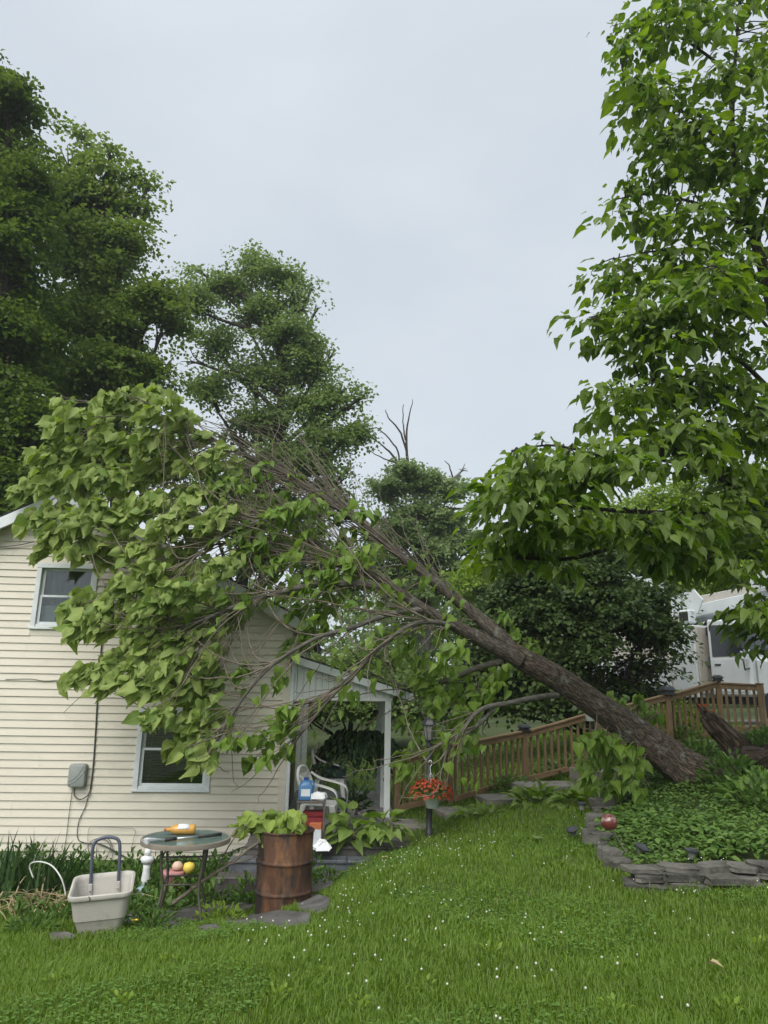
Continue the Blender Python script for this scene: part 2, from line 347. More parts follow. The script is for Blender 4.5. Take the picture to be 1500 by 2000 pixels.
M = {}
M['ground'] = pm('ground_soil_turf', (.065, .10, .018), (.045, .055, .016), 3, .95, .5, 30, c3=(.085, .125, .024), s3=.8)
M['grass'] = leafmat('grass_blades', (.095, .175, .014), (.19, .30, .034), (.15, .235, .036), .36, .55, yellow=(.34, .32, .12))
M['clover'] = leafmat('clover_leaves', (.09, .18, .028), (.14, .25, .042), (.13, .21, .06), .25, .6)
M['white_flower'] = pm('clover_flower', (.62, .63, .54), (.5, .52, .42), 40, .8)
M['siding'] = pm('cream_vinyl_siding', (.71, .665, .55), (.67, .625, .515), 2.0, .5, .2, 22, c3=(.47, .44, .355), s3=.9, lo3=.56, hi3=.9, stretch=(1, 1, 2))
M['trim'] = pm('painted_trim_white', (.74, .78, .79), (.64, .68, .69), 5, .5, .1, 40, c3=(.5, .54, .52), s3=9, lo3=.62, hi3=.8)
M['white_paint'] = pm('weathered_white_paint', (.72, .75, .74), (.60, .63, .62), 6, .6, .2, 40, c3=(.30, .30, .28), s3=11, lo3=.63, hi3=.72, stretch=(1, 1, .25))
M['shingle'] = pm('asphalt_shingle', (.045, .045, .05), (.085, .085, .09), 30, .9, .4, 200)
M['found'] = pm('block_foundation', (.12, .11, .10), (.2, .19, .17), 4, .9, .5)
M['dark'] = pm('dark_interior', (.03, .03, .03), (.05, .045, .04), 3, .9)
M['cloth'] = pm('curtain_cloth', (.42, .42, .42), (.30, .30, .31), 3, .9, .2, 30, stretch=(6, 1, .6))
M['blind'] = pm('blind_slats', (.34, .35, .36), (.26, .27, .28), 4, .5)
M['glass'] = glassmat('window_glass', (.75, .8, .8), .06)
M['greybox'] = pm('grey_plastic_box', (.31, .335, .31), (.26, .285, .265), 4, .5, .1, 60)
M['cable'] = pm('black_cable', (.045, .045, .045), (.08, .08, .075), 12, .6)
M['wire'] = pm('grey_wire', (.25, .25, .24), (.14, .14, .13), 20, .5)
M['deckwood'] = pm('wet_dark_deck_wood', (.07, .062, .056), (.11, .10, .092), 3, .32, .3, 22, stretch=(.6, 7, 7), rough2=.55, c3=(.035, .04, .045), s3=1.5)
M['slate'] = pm('wet_slate', (.075, .085, .10), (.13, .14, .155), 5, .25, .5, 18, rough2=.5, c3=(.11, .08, .055), s3=3)
M['concrete'] = pm('porch_concrete', (.26, .25, .235), (.19, .18, .17), 5, .75, .3)
M['rail'] = pm('brown_stained_cedar', (.235, .152, .078), (.165, .105, .052), 2.2, .65, .35, 14, stretch=(5, 5, .8), c3=(.30, .21, .12), s3=2.4)
M['railh'] = pm('brown_stained_cedar_rail', (.235, .152, .078), (.165, .105, .052), 2.2, .65, .35, 14, stretch=(.8, 5, 5), c3=(.30, .21, .12), s3=2.4)
M['black'] = pm('black_metal', (.025, .027, .03), (.045, .047, .05), 8, .38, .1)
M['lens'] = pm('frosted_lens', (.24, .25, .23), (.17, .175, .165), 10, .2)
M['rust'] = pm('rusty_steel', (.085, .038, .021), (.235, .108, .038), 5, .75, .7, 26, c3=(.03, .022, .02), s3=2.6, lo3=.42, hi3=.55, lo=.44, hi=.62, stretch=(1, 1, .4))
M['rustlip'] = pm('rust_speckle', (.30, .26, .22), (.2, .11, .06), 14, .8, .4)
M['ash'] = pm('ash_soil', (.05, .045, .04), (.1, .09, .08), 10, .95)
M['tub'] = pm('beige_plastic_tub', (.52, .49, .44), (.44, .415, .37), 3, .55, .12, 60, c3=(.28, .255, .21), s3=5, lo3=.6, hi3=.85)
M['steel_blue'] = pm('blue_grey_coated_tube', (.10, .115, .155), (.07, .08, .11), 8, .4, .1)
M['bronze'] = pm('bronze_coated_tube', (.13, .11, .09), (.085, .075, .065), 8, .45, .1)
M['tanrim'] = pm('tan_table_rim', (.30, .255, .21), (.24, .20, .165), 10, .5, .1)
M['tglass'] = pm('wet_green_glass', (.10, .155, .135), (.14, .19, .165), 6, .06, .08, 40, rough2=.25)
M['amber'] = pm('amber_liquid_bottle', (.62, .34, .08), (.52, .27, .06), 6, .2)
M['paper'] = pm('white_paper', (.78, .80, .80), (.68, .70, .71), 8, .7, .2)
M['steel'] = pm('bright_steel', (.62, .64, .66), (.5, .52, .54), 15, .3, metal=.7)
M['rubber'] = pm('black_rubber', (.02, .02, .02), (.035, .035, .035), 15, .6)
M['stone'] = pm('grey_fieldstone', (.07, .066, .055), (.15, .142, .122), 4, .85, 1.0, 20, c3=(.03, .03, .023), s3=2.4, lo3=.5, hi3=.66)
M['flag'] = pm('flagstone', (.105, .10, .095), (.165, .158, .15), 4, .6, .6, 20, c3=(.05, .042, .035), s3=2.4, lo3=.45)
M['tread'] = pm('stone_tread', (.17, .155, .135), (.25, .235, .205), 4, .8, .5, 20, c3=(.09, .08, .07), s3=2.2)
M['catbark'] = barkmat('catalpa_bark', (.048, .037, .028), (.215, .168, .125), (.28, .29, .24), 34, 3.2, 1.0)
M['stembark'] = barkmat('catalpa_stem_bark', (.06, .05, .04), (.22, .188, .15), (.30, .315, .265), 22, 3.0, .9)
M['twig'] = barkmat('twig_bark', (.12, .10, .075), (.25, .215, .165), None, 3, 4, .3)
M['greybark'] = barkmat('grey_limb_bark', (.10, .092, .078), (.25, .235, .20), (.33, .35, .29), 14, 3, .7)
M['darkbark'] = barkmat('dark_bark', (.04, .033, .027), (.12, .10, .085), None, 20, 4, .8)
M['rot'] = barkmat('rotten_wood', (.04, .027, .018), (.15, .11, .075), (.28, .27, .24), 9, 1.2, 1.0)
M['root'] = pm('root_soil', (.03, .02, .014), (.065, .042, .028), 9, .95, .9, 30)
M['leaf_pale'] = leafmat('leaf_wilted', (.145, .22, .028), (.295, .385, .075), (.30, .38, .105), .32, .6, veins=True)
M['leaf_fresh'] = leafmat('leaf_fresh', (.09, .175, .016), (.19, .30, .034), (.19, .275, .065), .4, .48, veins=True)
M['leaf_cat'] = leafmat('leaf_standing', (.045, .105, .010), (.19, .285, .030), (.16, .235, .05), .46, .45, veins=True)
M['maple_a'] = leafmat('leaf_maple_dark', (.05, .10, .011), (.135, .21, .024), (.12, .17, .045), .42, .5)
M['maple_b'] = leafmat('leaf_maple', (.075, .145, .018), (.20, .29, .048), (.18, .24, .07), .42, .5, yellow=(.30, .29, .11))
M['maple_c'] = leafmat('leaf_ash_tree', (.085, .15, .034), (.21, .295, .08), (.20, .265, .10), .42, .5)
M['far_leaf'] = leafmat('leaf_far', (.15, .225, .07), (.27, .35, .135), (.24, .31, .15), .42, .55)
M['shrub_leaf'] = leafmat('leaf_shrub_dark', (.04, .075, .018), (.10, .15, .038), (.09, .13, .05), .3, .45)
M['bright_leaf'] = leafmat('leaf_bright', (.13, .215, .022), (.24, .345, .045), (.22, .30, .07), .42, .5)
M['cover'] = leafmat('leaf_groundcover', (.06, .13, .022), (.155, .255, .05), (.13, .20, .06), .3, .5)
M['weed'] = leafmat('leaf_weed', (.05, .115, .018), (.115, .205, .034), (.11, .18, .05), .3, .5)
M['iris'] = leafmat('leaf_iris', (.04, .09, .03), (.08, .145, .045), (.08, .13, .055), .2, .45)
M['straw'] = leafmat('dry_leaf', (.36, .27, .14), (.52, .43, .25), (.45, .37, .22), .2, .7)
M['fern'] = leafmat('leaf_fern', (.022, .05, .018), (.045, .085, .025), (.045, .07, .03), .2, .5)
M['red'] = leafmat('petal_red', (.40, .035, .025), (.62, .12, .06), (.42, .07, .04), .25, .6)
M['orange'] = leafmat('petal_orange', (.75, .14, .03), (.85, .2, .05), (.7, .15, .05), .3, .6)
M['yellow'] = pm('petal_yellow', (.80, .55, .03), (.85, .65, .06), 20, .6)
M['potw'] = pm('pale_plastic_pot', (.42, .47, .43), (.36, .41, .37), 5, .45, .1, 50)
M['whiteplastic'] = pm('white_plastic', (.70, .70, .68), (.60, .60, .57), 4, .4, .05, 40, c3=(.45, .44, .40), s3=4, lo3=.62, hi3=.85)
M['bluejug'] = pm('blue_liquid', (.09, .25, .50), (.07, .20, .42), 6, .25)
M['bluecap'] = pm('blue_cap', (.02, .09, .45), (.02, .07, .36), 6, .35)
M['redcloth'] = pm('dark_red_fabric', (.20, .018, .022), (.13, .012, .016), 8, .85, .4, 30)
M['greencloth'] = pm('dark_green_bag', (.03, .07, .065), (.05, .10, .09), 6, .6, .4, 14)
M['boxorange'] = pm('orange_card', (.42, .12, .04), (.35, .10, .035), 6, .6)
M['boxwhite'] = pm('grey_white_card', (.55, .57, .58), (.46, .48, .50), 14, .6)
M['pink'] = pm('pink_ceramic', (.52, .26, .25), (.44, .2, .19), 8, .6, .2)
M['skinc'] = pm('peach_ceramic', (.70, .50, .38), (.62, .43, .33), 10, .6)
M['yellowc'] = pm('yellow_ceramic', (.80, .62, .10), (.72, .54, .08), 8, .5)
M['bluec'] = pm('blue_grey_ceramic', (.33, .44, .52), (.42, .5, .55), 8, .5)
M['ball'] = pm('red_crackle_ball', (.14, .035, .03), (.36, .27, .25), 8, .12, .1, lo=.5, hi=.6)
M['truck'] = pm('truck_white_paint', (.66, .69, .70), (.58, .61, .62), 2.5, .35, .05, 20, c3=(.48, .47, .43), s3=2, lo3=.6, hi3=.9)
M['truckbeige'] = pm('truck_beige_panel', (.50, .47, .42), (.42, .39, .34), 3, .55, .1)
M['truckgrey'] = pm('truck_grey_panel', (.27, .29, .30), (.22, .235, .245), 3, .5, .1)
M['truckglass'] = pm('truck_dark_glass', (.025, .03, .035), (.04, .045, .05), 3, .06)
M['chrome'] = pm('truck_chrome', (.7, .7, .7), (.6, .6, .6), 6, .12, metal=1)
M['green_sticker'] = pm('green_sticker', (.05, .22, .12), (.5, .6, .55), 30, .5, lo=.48, hi=.52)
# ------------------------------------------------------------------ ground
def axis(f0, f1, step, far0, far1):
    a = np.arange(f0, f1 + 1e-6, step); k = np.geomspace(1, 1 + far1 - f1, 26) - 1; k0 = np.geomspace(1, 1 + f0 - far0, 26) - 1
    return np.unique(np.r_[(f0 - k0), a, (f1 + k)])
gx = axis(-8, 9, .14, -420, 420); gy = axis(-1, 22, .14, -120, 900)
XX, YY = np.meshgrid(gx, gy); ZZ = G(XX, YY)
far = np.clip((np.hypot(XX, YY) - 60) / 200, 0, 1); ZZ = ZZ * (1 - far) + far * (EYE - 1.0)
nx, ny = len(gx), len(gy); idx = np.arange(nx * ny).reshape(ny, nx)
q = np.stack([idx[:-1, :-1], idx[:-1, 1:], idx[1:, 1:], idx[1:, :-1]], -1).reshape(-1, 4)
gme = np_mesh('ground', np.stack([XX, YY, ZZ], -1).reshape(-1, 3), [q], M['ground'])
props(link(bpy.data.objects.new('ground', gme)), kind='structure')

# ------------------------------------------------------------------ house
PHI = R(3.3); EX = np.array([math.cos(PHI), math.sin(PHI), 0]); EYV = np.array([-math.sin(PHI), math.cos(PHI), 0])
HZ = EYE - 2.44                                           # bottom of the siding
HC = P(556, 1500, 11.45); HC[2] = HZ
def wall(px, py, dy=0.0):
    """pixel on the gable wall plane -> (local x, local z)"""
    r = ray(px, py); t = np.dot(HC + EYV * dy - ORG, EYV) / np.dot(r, EYV); p = ORG + r * t - HC
    return float(np.dot(p, EX)), float(p[2])
def hw(x, y, z): return HC + EX * x + EYV * y + np.array([0, 0, z])
house = empty('house', HC, PHI, 'cream vinyl sided house with white framed windows, the fallen tree over its gable', 'house')
PKX, PKZ = wall(140, 975); _rx, _rz = wall(421, 1130); SL = (PKZ - _rz) / (_rx - PKX); W = -2 * PKX; HD = 7.8
def rakez(x): return PKZ - SL * abs(x - PKX)
EAVE = rakez(0)
print('house', PKX, PKZ, SL, W, EAVE)
def rect(px0, py0, px1, py1):
    a = wall(px0, py0); b = wall(px1, py1); return min(a[0], b[0]), max(a[0], b[0]), min(a[1], b[1]), max(a[1], b[1])
UW = rect(76, 1100, 180, 1231); LW = rect(274, 1382, 409, 1547)   # window openings incl. casing
print('windows', UW, LW)
wins = [UW, LW]
e = .1143; k = 0
def clip_top(z): return (PKX - (PKZ - z) / SL, PKX + (PKZ - z) / SL) if z > EAVE else (-W, 0.0)
while k * e < PKZ - .08:
    zb, zt = k * e, min(k * e + e + .004, PKZ - .03); k += 1
    l0, r0 = clip_top(zb); l1, r1 = clip_top(zt)
    spans = [[(l0, l1), None]]; cuts = []
    for x0, x1, z0, z1 in wins:
        if zt > z0 + .012 and zb < z1 - .012:
            cuts.append((x0 + .012, x1 - .012))
            for s0_, s1_ in ((zb, z0 + .012), (z1 - .012, zt)):            # strip of the course left under or over the opening
                if s1_ - s0_ > .006 and s1_ - s0_ < e: MB().b2((x0 + .0125, -.012, s0_), (x1 - .0125, .002, s1_)).build('siding_strip', M['siding'], house)
    edges = [(l0, l1)]
    for c in sorted(cuts): edges += [(c[0], c[0]), (c[1], c[1])]
    edges.append((r0, r1))
    for a in range(0, len(edges), 2):
        (a0, a1), (b0, b1) = edges[a], edges[a + 1]
        if b1 - a1 < .02: continue
        jx = PKX + (((k // 2) * 2.37 + .9) % 3.4) - 1.5; seg = [((a0, a1), (b0, b1))]          # lapped panel joint
        if a0 + .3 < jx < b0 - .3 and a1 + .3 < jx < b1 - .3: seg = [((a0, a1), (jx, jx)), ((jx + .0015, jx + .0015), (b0, b1))]
        for (a0, a1), (b0, b1) in seg:
          ob = rng.uniform(-.0025, .0025)
          v = [(a0, .002, zb), (b0, .002, zb), (b1, .002, zt), (a1, .002, zt), (a0, -.022 + ob, zb), (b0, -.022 + ob, zb), (b1, -.003, zt), (a1, -.003, zt)]
          MB().add(v, [(0, 1, 2, 3), (4, 7, 6, 5), (0, 4, 5, 1), (1, 5, 6, 2), (2, 6, 7, 3), (3, 7, 4, 0)]).build('siding_board', M['siding'], house)
mb = MB()
cols = [-W, UW[0], UW[1], LW[0], LW[1], 0]
def colpoly(x0, x1, z0, z1=None):
    if z1 is not None: p = [(x0, z0), (x1, z0), (x1, z1), (x0, z1)]
    else:
        p = [(x0, z0), (x1, z0), (x1, rakez(x1) - .03)] + ([(PKX, PKZ - .03)] if x0 < PKX < x1 else []) + [(x0, rakez(x0) - .03)]
    mb.prism(p, .004, .12, 'y')
for i in range(5):
    x0, x1 = cols[i], cols[i + 1]
    ww = UW if i == 1 else LW if i == 3 else None
    if ww: colpoly(x0, x1, 0, ww[2] + .02); colpoly(x0, x1, ww[3] - .02)
    else: colpoly(x0, x1, 0)
mb.b2((-.12, .12, 0), (-.002, HD, EAVE)); mb.b2((-W, .12, 0), (-W + .12, HD, EAVE)); mb.prism([(-W, 0), (0, 0), (0, EAVE), (PKX, PKZ), (-W, EAVE)], HD, HD + .12, 'y')
mb.b2((-W, .12, EAVE - .12), (0, HD, EAVE - .02)); mb.b2((-W, .12, -.1), (0, HD, 0.0))
mb.build('wall', M['dark'], house)
mb = MB(); mb.b2((-W + .03, .02, -1.2), (-.03, HD, -.003)); mb.build('foundation', M['found'], house)
# side wall (facing the porch)
for i in range(int((EAVE - .02) / e)):
    v = [(0, .1, i * e), (.017, .1, i * e), (.005, .1, i * e + e), (0, .1, i * e + e), (0, HD, i * e), (.017, HD, i * e), (.005, HD, i * e + e), (0, HD, i * e + e)]
    MB().add(v, [(0, 1, 2, 3), (4, 7, 6, 5), (0, 4, 5, 1), (1, 5, 6, 2), (2, 6, 7, 3), (3, 7, 4, 0)]).build('siding_board', M['siding'], house)
MB().b2((-.085, -.036, -.01), (.004, .003, EAVE - .03)).b2((.004, -.036, -.01), (.028, .09, EAVE - .03)).build('corner_trim', M['siding'], house, bevel=.003)
# roof, rake boards
t0 = .16; ov = .28
def roofside(sgn):
    x_e = PKX + sgn * (W / 2 + .28); z_e = PKZ - SL * (W / 2 + .28)
    m = MB(); m.prism([(PKX, PKZ), (x_e, z_e), (x_e, z_e + .10), (PKX, PKZ + .10)], -ov + .03, HD + .3, 'y')
    return m.build('roof_deck', M['shingle'], house), x_e, z_e
for sgn in (-1, 1):
    rf, x_e, z_e = roofside(sgn)
    for j in range(22):                                   # shingle courses, each lapping the one below
        a = j / 22; b = (j + 1) / 22; lx0 = PKX + (x_e - PKX) * a; lx1 = PKX + (x_e - PKX) * b; lz0 = PKZ + .10 + (z_e - PKZ) * a; lz1 = PKZ + .10 + (z_e - PKZ) * b
        MB().prism([(lx0, lz0 + .002), (lx1 + sgn * .02, lz1 + .002), (lx1 + sgn * .02, lz1 + .016), (lx0, lz0 + .008)], -ov, HD + .33, 'y').build('shingle_course', M['shingle'], rf)
    MB().prism([(PKX, PKZ - .10), (x_e, z_e - .10), (x_e, z_e + .085), (PKX, PKZ + .085)], -ov - .005, -ov + .028, 'y').build('rake_board', M['trim'], house)
    MB().prism([(PKX, PKZ - .012), (x_e, z_e - .012), (x_e, z_e - .002), (PKX, PKZ - .002)], -ov + .03, -.02, 'y').build('soffit', M['trim'], house)
def window(r, kind):
    x0, x1, z0, z1 = r; c = .075
    f = MB(); f.b2((x0, -.032, z0 + .03), (x0 + c, .09, z1 - c)); f.b2((x1 - c, -.032, z0 + .03), (x1, .09, z1 - c)); f.b2((x0 - .006, -.036, z1 - c), (x1 + .006, .09, z1)); f.b2((x0 + c, -.0, z0 + .03), (x1 - c, .09, z0 + .06))
    fr = f.build('window', M['trim'], house, bevel=.004)
    MB().b2((x0 - .01, -.05, z0), (x1 + .01, .02, z0 + .032)).build('sill', M['trim'], fr, bevel=.004)
    MB().b2((x0 + c, -.02, z0 + .034), (x1 - c, .0, z0 + .075)).build('sill_nose', M['white_paint'], fr, bevel=.004)
    zm = z0 + .06 + (z1 - z0 - c - .06) * .5; s = .045; i0, i1 = x0 + c + .002, x1 - c - .002
    for nm, a, b, y in (('upper_sash', zm - .02, z1 - c - .002, .035), ('lower_sash', z0 + .062, zm + .025, .008)):
        q = MB(); q.b2((i0, y, a), (i0 + s, y + .026, b)); q.b2((i1 - s, y, a), (i1, y + .026, b)); q.b2((i0 + s, y + .001, a), (i1 - s, y + .025, a + (.055 if y < .02 else .03))); q.b2((i0 + s, y + .001, b - .035), (i1 - s, y + .025, b))
        sa = q.build(nm, M['trim'], fr, bevel=.003)
        MB().b2((i0 + s - .004, y + .010, a + .03), (i1 - s + .004, y + .014, b - .03)).build('pane', M['glass'], fr)
    if kind == 'curtain':
        n = 60; xs = np.linspace(i0, i1, n); m = MB(); zz = [z0 + .1, (z0 + z1) / 2, z1 - c]
        vs = [(x, .16 + .018 * math.sin(i * .9) + .01 * math.sin(i * .37), z) for z in zz for i, x in enumerate(xs)]
        m.add(vs, [(j * n + i, j * n + i + 1, (j + 1) * n + i + 1, (j + 1) * n + i) for j in range(2) for i in range(n - 1)]).build('curtain', M['cloth'], fr, smooth=True)
        MB().b2((i0, .11, z0 + .07), (i0 + .24, .14, z0 + .38)).build('box_behind_pane', M['trim'], fr)
    else:
        m = MB(); z = z0 + .09
        while z < z1 - c:
            m.box(((i0 + i1) / 2, .10, z + rng.uniform(-.002, .002)), (i1 - i0 - .01, .028, .0025), rx=-.55, ry=rng.uniform(-.004, .004)); z += .036
        for x in (i0 + .12, i1 - .12): m.b2((x - .002, .098, z0 + .07), (x + .002, .102, z1 - c))
        m.build('blind', M['blind'], fr)
window(UW, 'curtain'); window(LW, 'blind')
# side-wall shuttered window seen through the porch
sh = MB().b2((.018, 4.4, 1.0), (.05, 5.5, 2.25)).build('side_window', M['trim'], house)
for i in range(9): MB().b2((.05, 4.48, 1.06 + i * .128), (.062, 5.42, 1.15 + i * .128)).build('slat', M['white_paint'], sh)
MB().b2((.016, 1.0, .55), (.05, 1.95, 2.45)).build('side_door', M['bronze'], house, bevel=.006)

# ------------------------------------------------------------------ porch on the house's right side
PFZ = EYE - 1.84 - HZ                                     # porch floor, local z
porch = empty('porch', HC, PHI, 'small side porch with white posts and a sloping dark shingle roof', 'porch')
p_t0 = wall(572, 1280); p_t1 = wall(797, 1352); p_bl = wall(583, 1362); p_br = wall(765, 1360); p_post = wall(756, 1500)
SLP = (p_t0[1] - p_t1[1]) / (p_t1[0] - p_t0[0]); PX1 = p_post[0] + .05; PD = 2.7; bz = (p_bl[1] + p_br[1]) / 2
print('porch', p_t0, p_t1, p_bl, p_br, p_post, SLP, PFZ)
def prz(x): return p_t0[1] - SLP * (x - p_t0[0])
# roof
xr = p_t1[0]; ov = .12
MB().prism([(.03, prz(.03)), (xr, prz(xr)), (xr, prz(xr) - .05), (.03, prz(.03) - .05)], -ov, PD, 'y').build('roof_deck', M['white_paint'], porch)
for j in range(11):
    a0 = .03 + (xr - .0) * j / 11; a1 = .03 + (xr - .0) * (j + 1) / 11 + .015
    MB().prism([(a0, prz(a0) + .003), (a1, prz(a1) + .003), (a1, prz(a1) + .034), (a0, prz(a0) + .022)], -ov - .02, PD + .02, 'y').build('shingle_course', M['shingle'], porch)
MB().prism([(.05, prz(.05) - .002), (xr - .01, prz(xr - .01) - .002), (xr - .01, prz(xr - .01) - .115), (.05, prz(.05) - .115)], -ov - .028, -ov - .004, 'y').build('fascia', M['trim'], porch)
MB().b2((xr - .005, -ov - .03, prz(xr) - .13), (xr + .07, PD, prz(xr) - .02)).build('gutter', M['trim'], porch, bevel=.012)
# board-and-batten gable panel
x = .035
while x < PX1 - .02:
    x2 = min(x + .098, PX1 + .02)
    MB().prism([(x + .003, bz), (x2 - .003, bz), (x2 - .003, prz(x2) - .055), (x + .003, prz(x) - .055)], -.022 + rng.uniform(-.003, .003), .01, 'y').build('gable_board', M['white_paint'], porch, bevel=.003)
    x = x2
MB().b2((.03, .012, bz - .01), (PX1 + .03, .06, bz + .1)).build('gable_backing', M['white_paint'], porch)
MB().b2((.03, -.03, bz - .06), (PX1 + .02, .06, bz - .002)).build('beam', M['white_paint'], porch, bevel=.004)
MB().b2((PX1 - .09, .062, bz - .09), (PX1 + .005, PD, bz - .004)).build('beam', M['white_paint'], porch, bevel=.004)
for y in (0.0, .95, 2.45):
    MB().b2((PX1 - .095, y - .03, PFZ), (PX1 - .0, y + .055, bz - .062 if y == 0 else bz - .092)).build('post', M['white_paint'], porch, bevel=.006)
MB().b2((.03, -.045, PFZ - .3), (.085, .03, bz + .35)).build('corner_post', M['trim'], porch, bevel=.004)
MB().b2((.03, -.05, PFZ - .35), (PX1 + .1, PD + .25, PFZ)).build('floor_slab', M['concrete'], porch, bevel=.012)
MB().b2((.04, .07, bz + .02), (PX1 - .1, PD - .05, bz + .035)).build('ceiling', M['white_paint'], porch)
# small wall lamp of the porch's rear post
MB().lathe([(.02, 0), (.055, .02), (.06, .07), (.03, .1)], (PX1 - .12, 2.38, bz - .34), 10).build('porch_light', M['black'], porch, smooth=True)

# ------------------------------------------------------------------ deck landing and low steps in front of the porch
DKZ = EYE - 1.93 - HZ
deck = empty('deck', hw(0, 0, 0), PHI, 'wet dark wood deck landing in front of the porch', 'deck')
for i in range(11):
    y0 = -1.62 + i * .143
    MB().b2((-.35 + rng.uniform(-.01, .01), y0, DKZ - .035), (PX1 + .22 + rng.uniform(-.015, .015), y0 + .135, DKZ + rng.uniform(-.003, .002))).build('deck_board', M['deckwood'], deck, bevel=.004)
MB().b2((-.33, -1.60, DKZ - .42), (PX1 + .19, -.07, DKZ - .037)).build('deck_frame', M['deckwood'], deck)
steps = empty('deck_steps', hw(0, -1.7, 0), PHI, 'two low slate topped steps below the deck behind the barrel', 'steps')
x = -.5
for i, wdt in enumerate((.36, .42, .3, .38, .34)):
    MB().b2((x, -.21, DKZ - .145), (x + wdt - .008, .078, DKZ - .11 + rng.uniform(-.004, .004))).build('slate', M['slate'], steps, bevel=.006); x += wdt
MB().b2((-.5, -.19, DKZ - .5), (1.28, .075, DKZ - .147)).build('riser', M['slate'], steps)
MB().b2((-.6, -.50, DKZ - .50), (.95, -.2, DKZ - .235)).build('tread', M['deckwood'], steps, bevel=.01)
# ------------------------------------------------------------------ things on the house wall
def wpath(name, label, cat, pts, r, mat, group=None, y=-.03, n=6):
    """a cable lying on the wall, pts in pixels"""
    q = [wall(*p[:2]) for p in pts]
    path = smooth_path([(a - q[0][0], (pts[i][2] if len(pts[i]) > 2 else 0), b - q[0][1]) for i, (a, b) in enumerate(q)], len(q) * 6)
    m = MB().tube(path, r, n); o = m.mesh(name, mat, smooth=True)
    ob = link(bpy.data.objects.new(name, o)); ob.location = tuple(hw(q[0][0], y, q[0][1])); ob.rotation_euler = (0, 0, PHI)
    return props(ob, label, cat, group)
bx0, bz0 = wall(135, 1536); bx1, bz1 = wall(174, 1491)
ub = empty('utility_box', hw((bx0 + bx1) / 2, -.02, bz0), PHI, 'grey plastic telephone utility box on the cream siding', 'utility box')
hw_, hh = (bx1 - bx0) / 2, bz1 - bz0
def rrect(hx, hy, rc, n=6, cx=0, cy=0):
    p = []
    for (sx, sy, a0) in ((1, 1, 0), (-1, 1, 90), (-1, -1, 180), (1, -1, 270)):
        for i in range(n + 1):
            a = R(a0 + 90 * i / n); p.append((cx + sx * (hx - rc) + rc * math.cos(a), cy + sy * (hy - rc) + rc * math.sin(a)))
    return p
MB().loft([[(x, y, z) for x, z in rrect(hw_ - s, hh / 2 - s, .04, 5, 0, hh / 2)] for y, s in ((.0, 0), (-.07, 0), (-.095, .008), (-.105, .03))]).build('case', M['greybox'], ub, auto=40)
MB().tube(smooth_path([(-hw_ * .8, -.107, hh * .25), (-hw_ * .2, -.107, hh * .38), (hw_ * .3, -.107, hh * .6), (hw_ * .7, -.107, hh * .9)], 14), .004, 5).tube(smooth_path([(-hw_ * .8, -.107, hh * .12), (0, -.107, hh * .28), (hw_ * .75, -.107, hh * .6)], 14), .004, 5).build('raised_swirl', M['greybox'], ub, smooth=True)
MB().lathe([(.0, 0), (.008, 0), (.008, .01)], (hw_ * .85, -.1, hh * .65), 8).build('lock_screw', M['black'], ub)
wpath('service_cable', 'black service cable running down the siding beside the grey box', 'cable', [(207, 1140), (203, 1215), (192, 1360), (188, 1430), (183, 1500), (178, 1540)], .011, M['cable'])
wpath('cable_loop', 'black cable looped below the grey utility box', 'cable', [(146, 1536), (148, 1553, -.02), (160, 1560, -.04), (174, 1552, -.02), (179, 1535), (182, 1505)], .008, M['cable'])
wpath('ground_wire', 'thin grey wire hanging from the utility box to the ground', 'wire', [(143, 1542), (137, 1585), (133, 1620), (127, 1665), (126, 1690)], .004, M['cable'], y=-.035)
wpath('wall_cable', 'thin black cable curving from the box cable to the coil', 'cable', [(176, 1545), (168, 1575), (155, 1605), (153, 1636), (166, 1645), (188, 1646)], .0055, M['cable'])
wpath('garden_hose', 'grey hose running behind the patio table along the siding', 'hose', [(190, 1645), (215, 1655), (250, 1674), (275, 1679), (330, 1676), (430, 1668), (470, 1655), (503, 1646)], .011, M['cable'], y=-.05)
lp = [(196 + 22 * math.cos(a), 1655 + 19 * math.sin(a)) for a in np.linspace(-1.8, 4.6, 12)] + [(206 + 16 * math.cos(a), 1662 + 28 * math.sin(a)) for a in np.linspace(-1.6, 3.5, 9)]
wpath('wire_coil', 'loose coil of grey wire hung on the siding by the iris', 'wire coil', lp, .006, M['wire'], y=-.045)
wpath('bent_wire', 'thin bent wire frame standing against the siding', 'wire', [(174, 1655), (177, 1616), (205, 1614), (240, 1616), (265, 1619), (262, 1640), (252, 1690)], .0035, M['wire'], y=-.05)
wpath('overhead_wire', 'black wire crossing the siding under the left eave', 'wire', [(-30, 1071), (10, 1069), (45, 1065), (70, 1059)], .007, M['cable'], y=-.06)
wpath('stray_wire', 'thin loose wire sagging across the siding below the upper window', 'wire', [(12, 1327), (60, 1326), (90, 1330), (124, 1327)], .004, M['cable'])

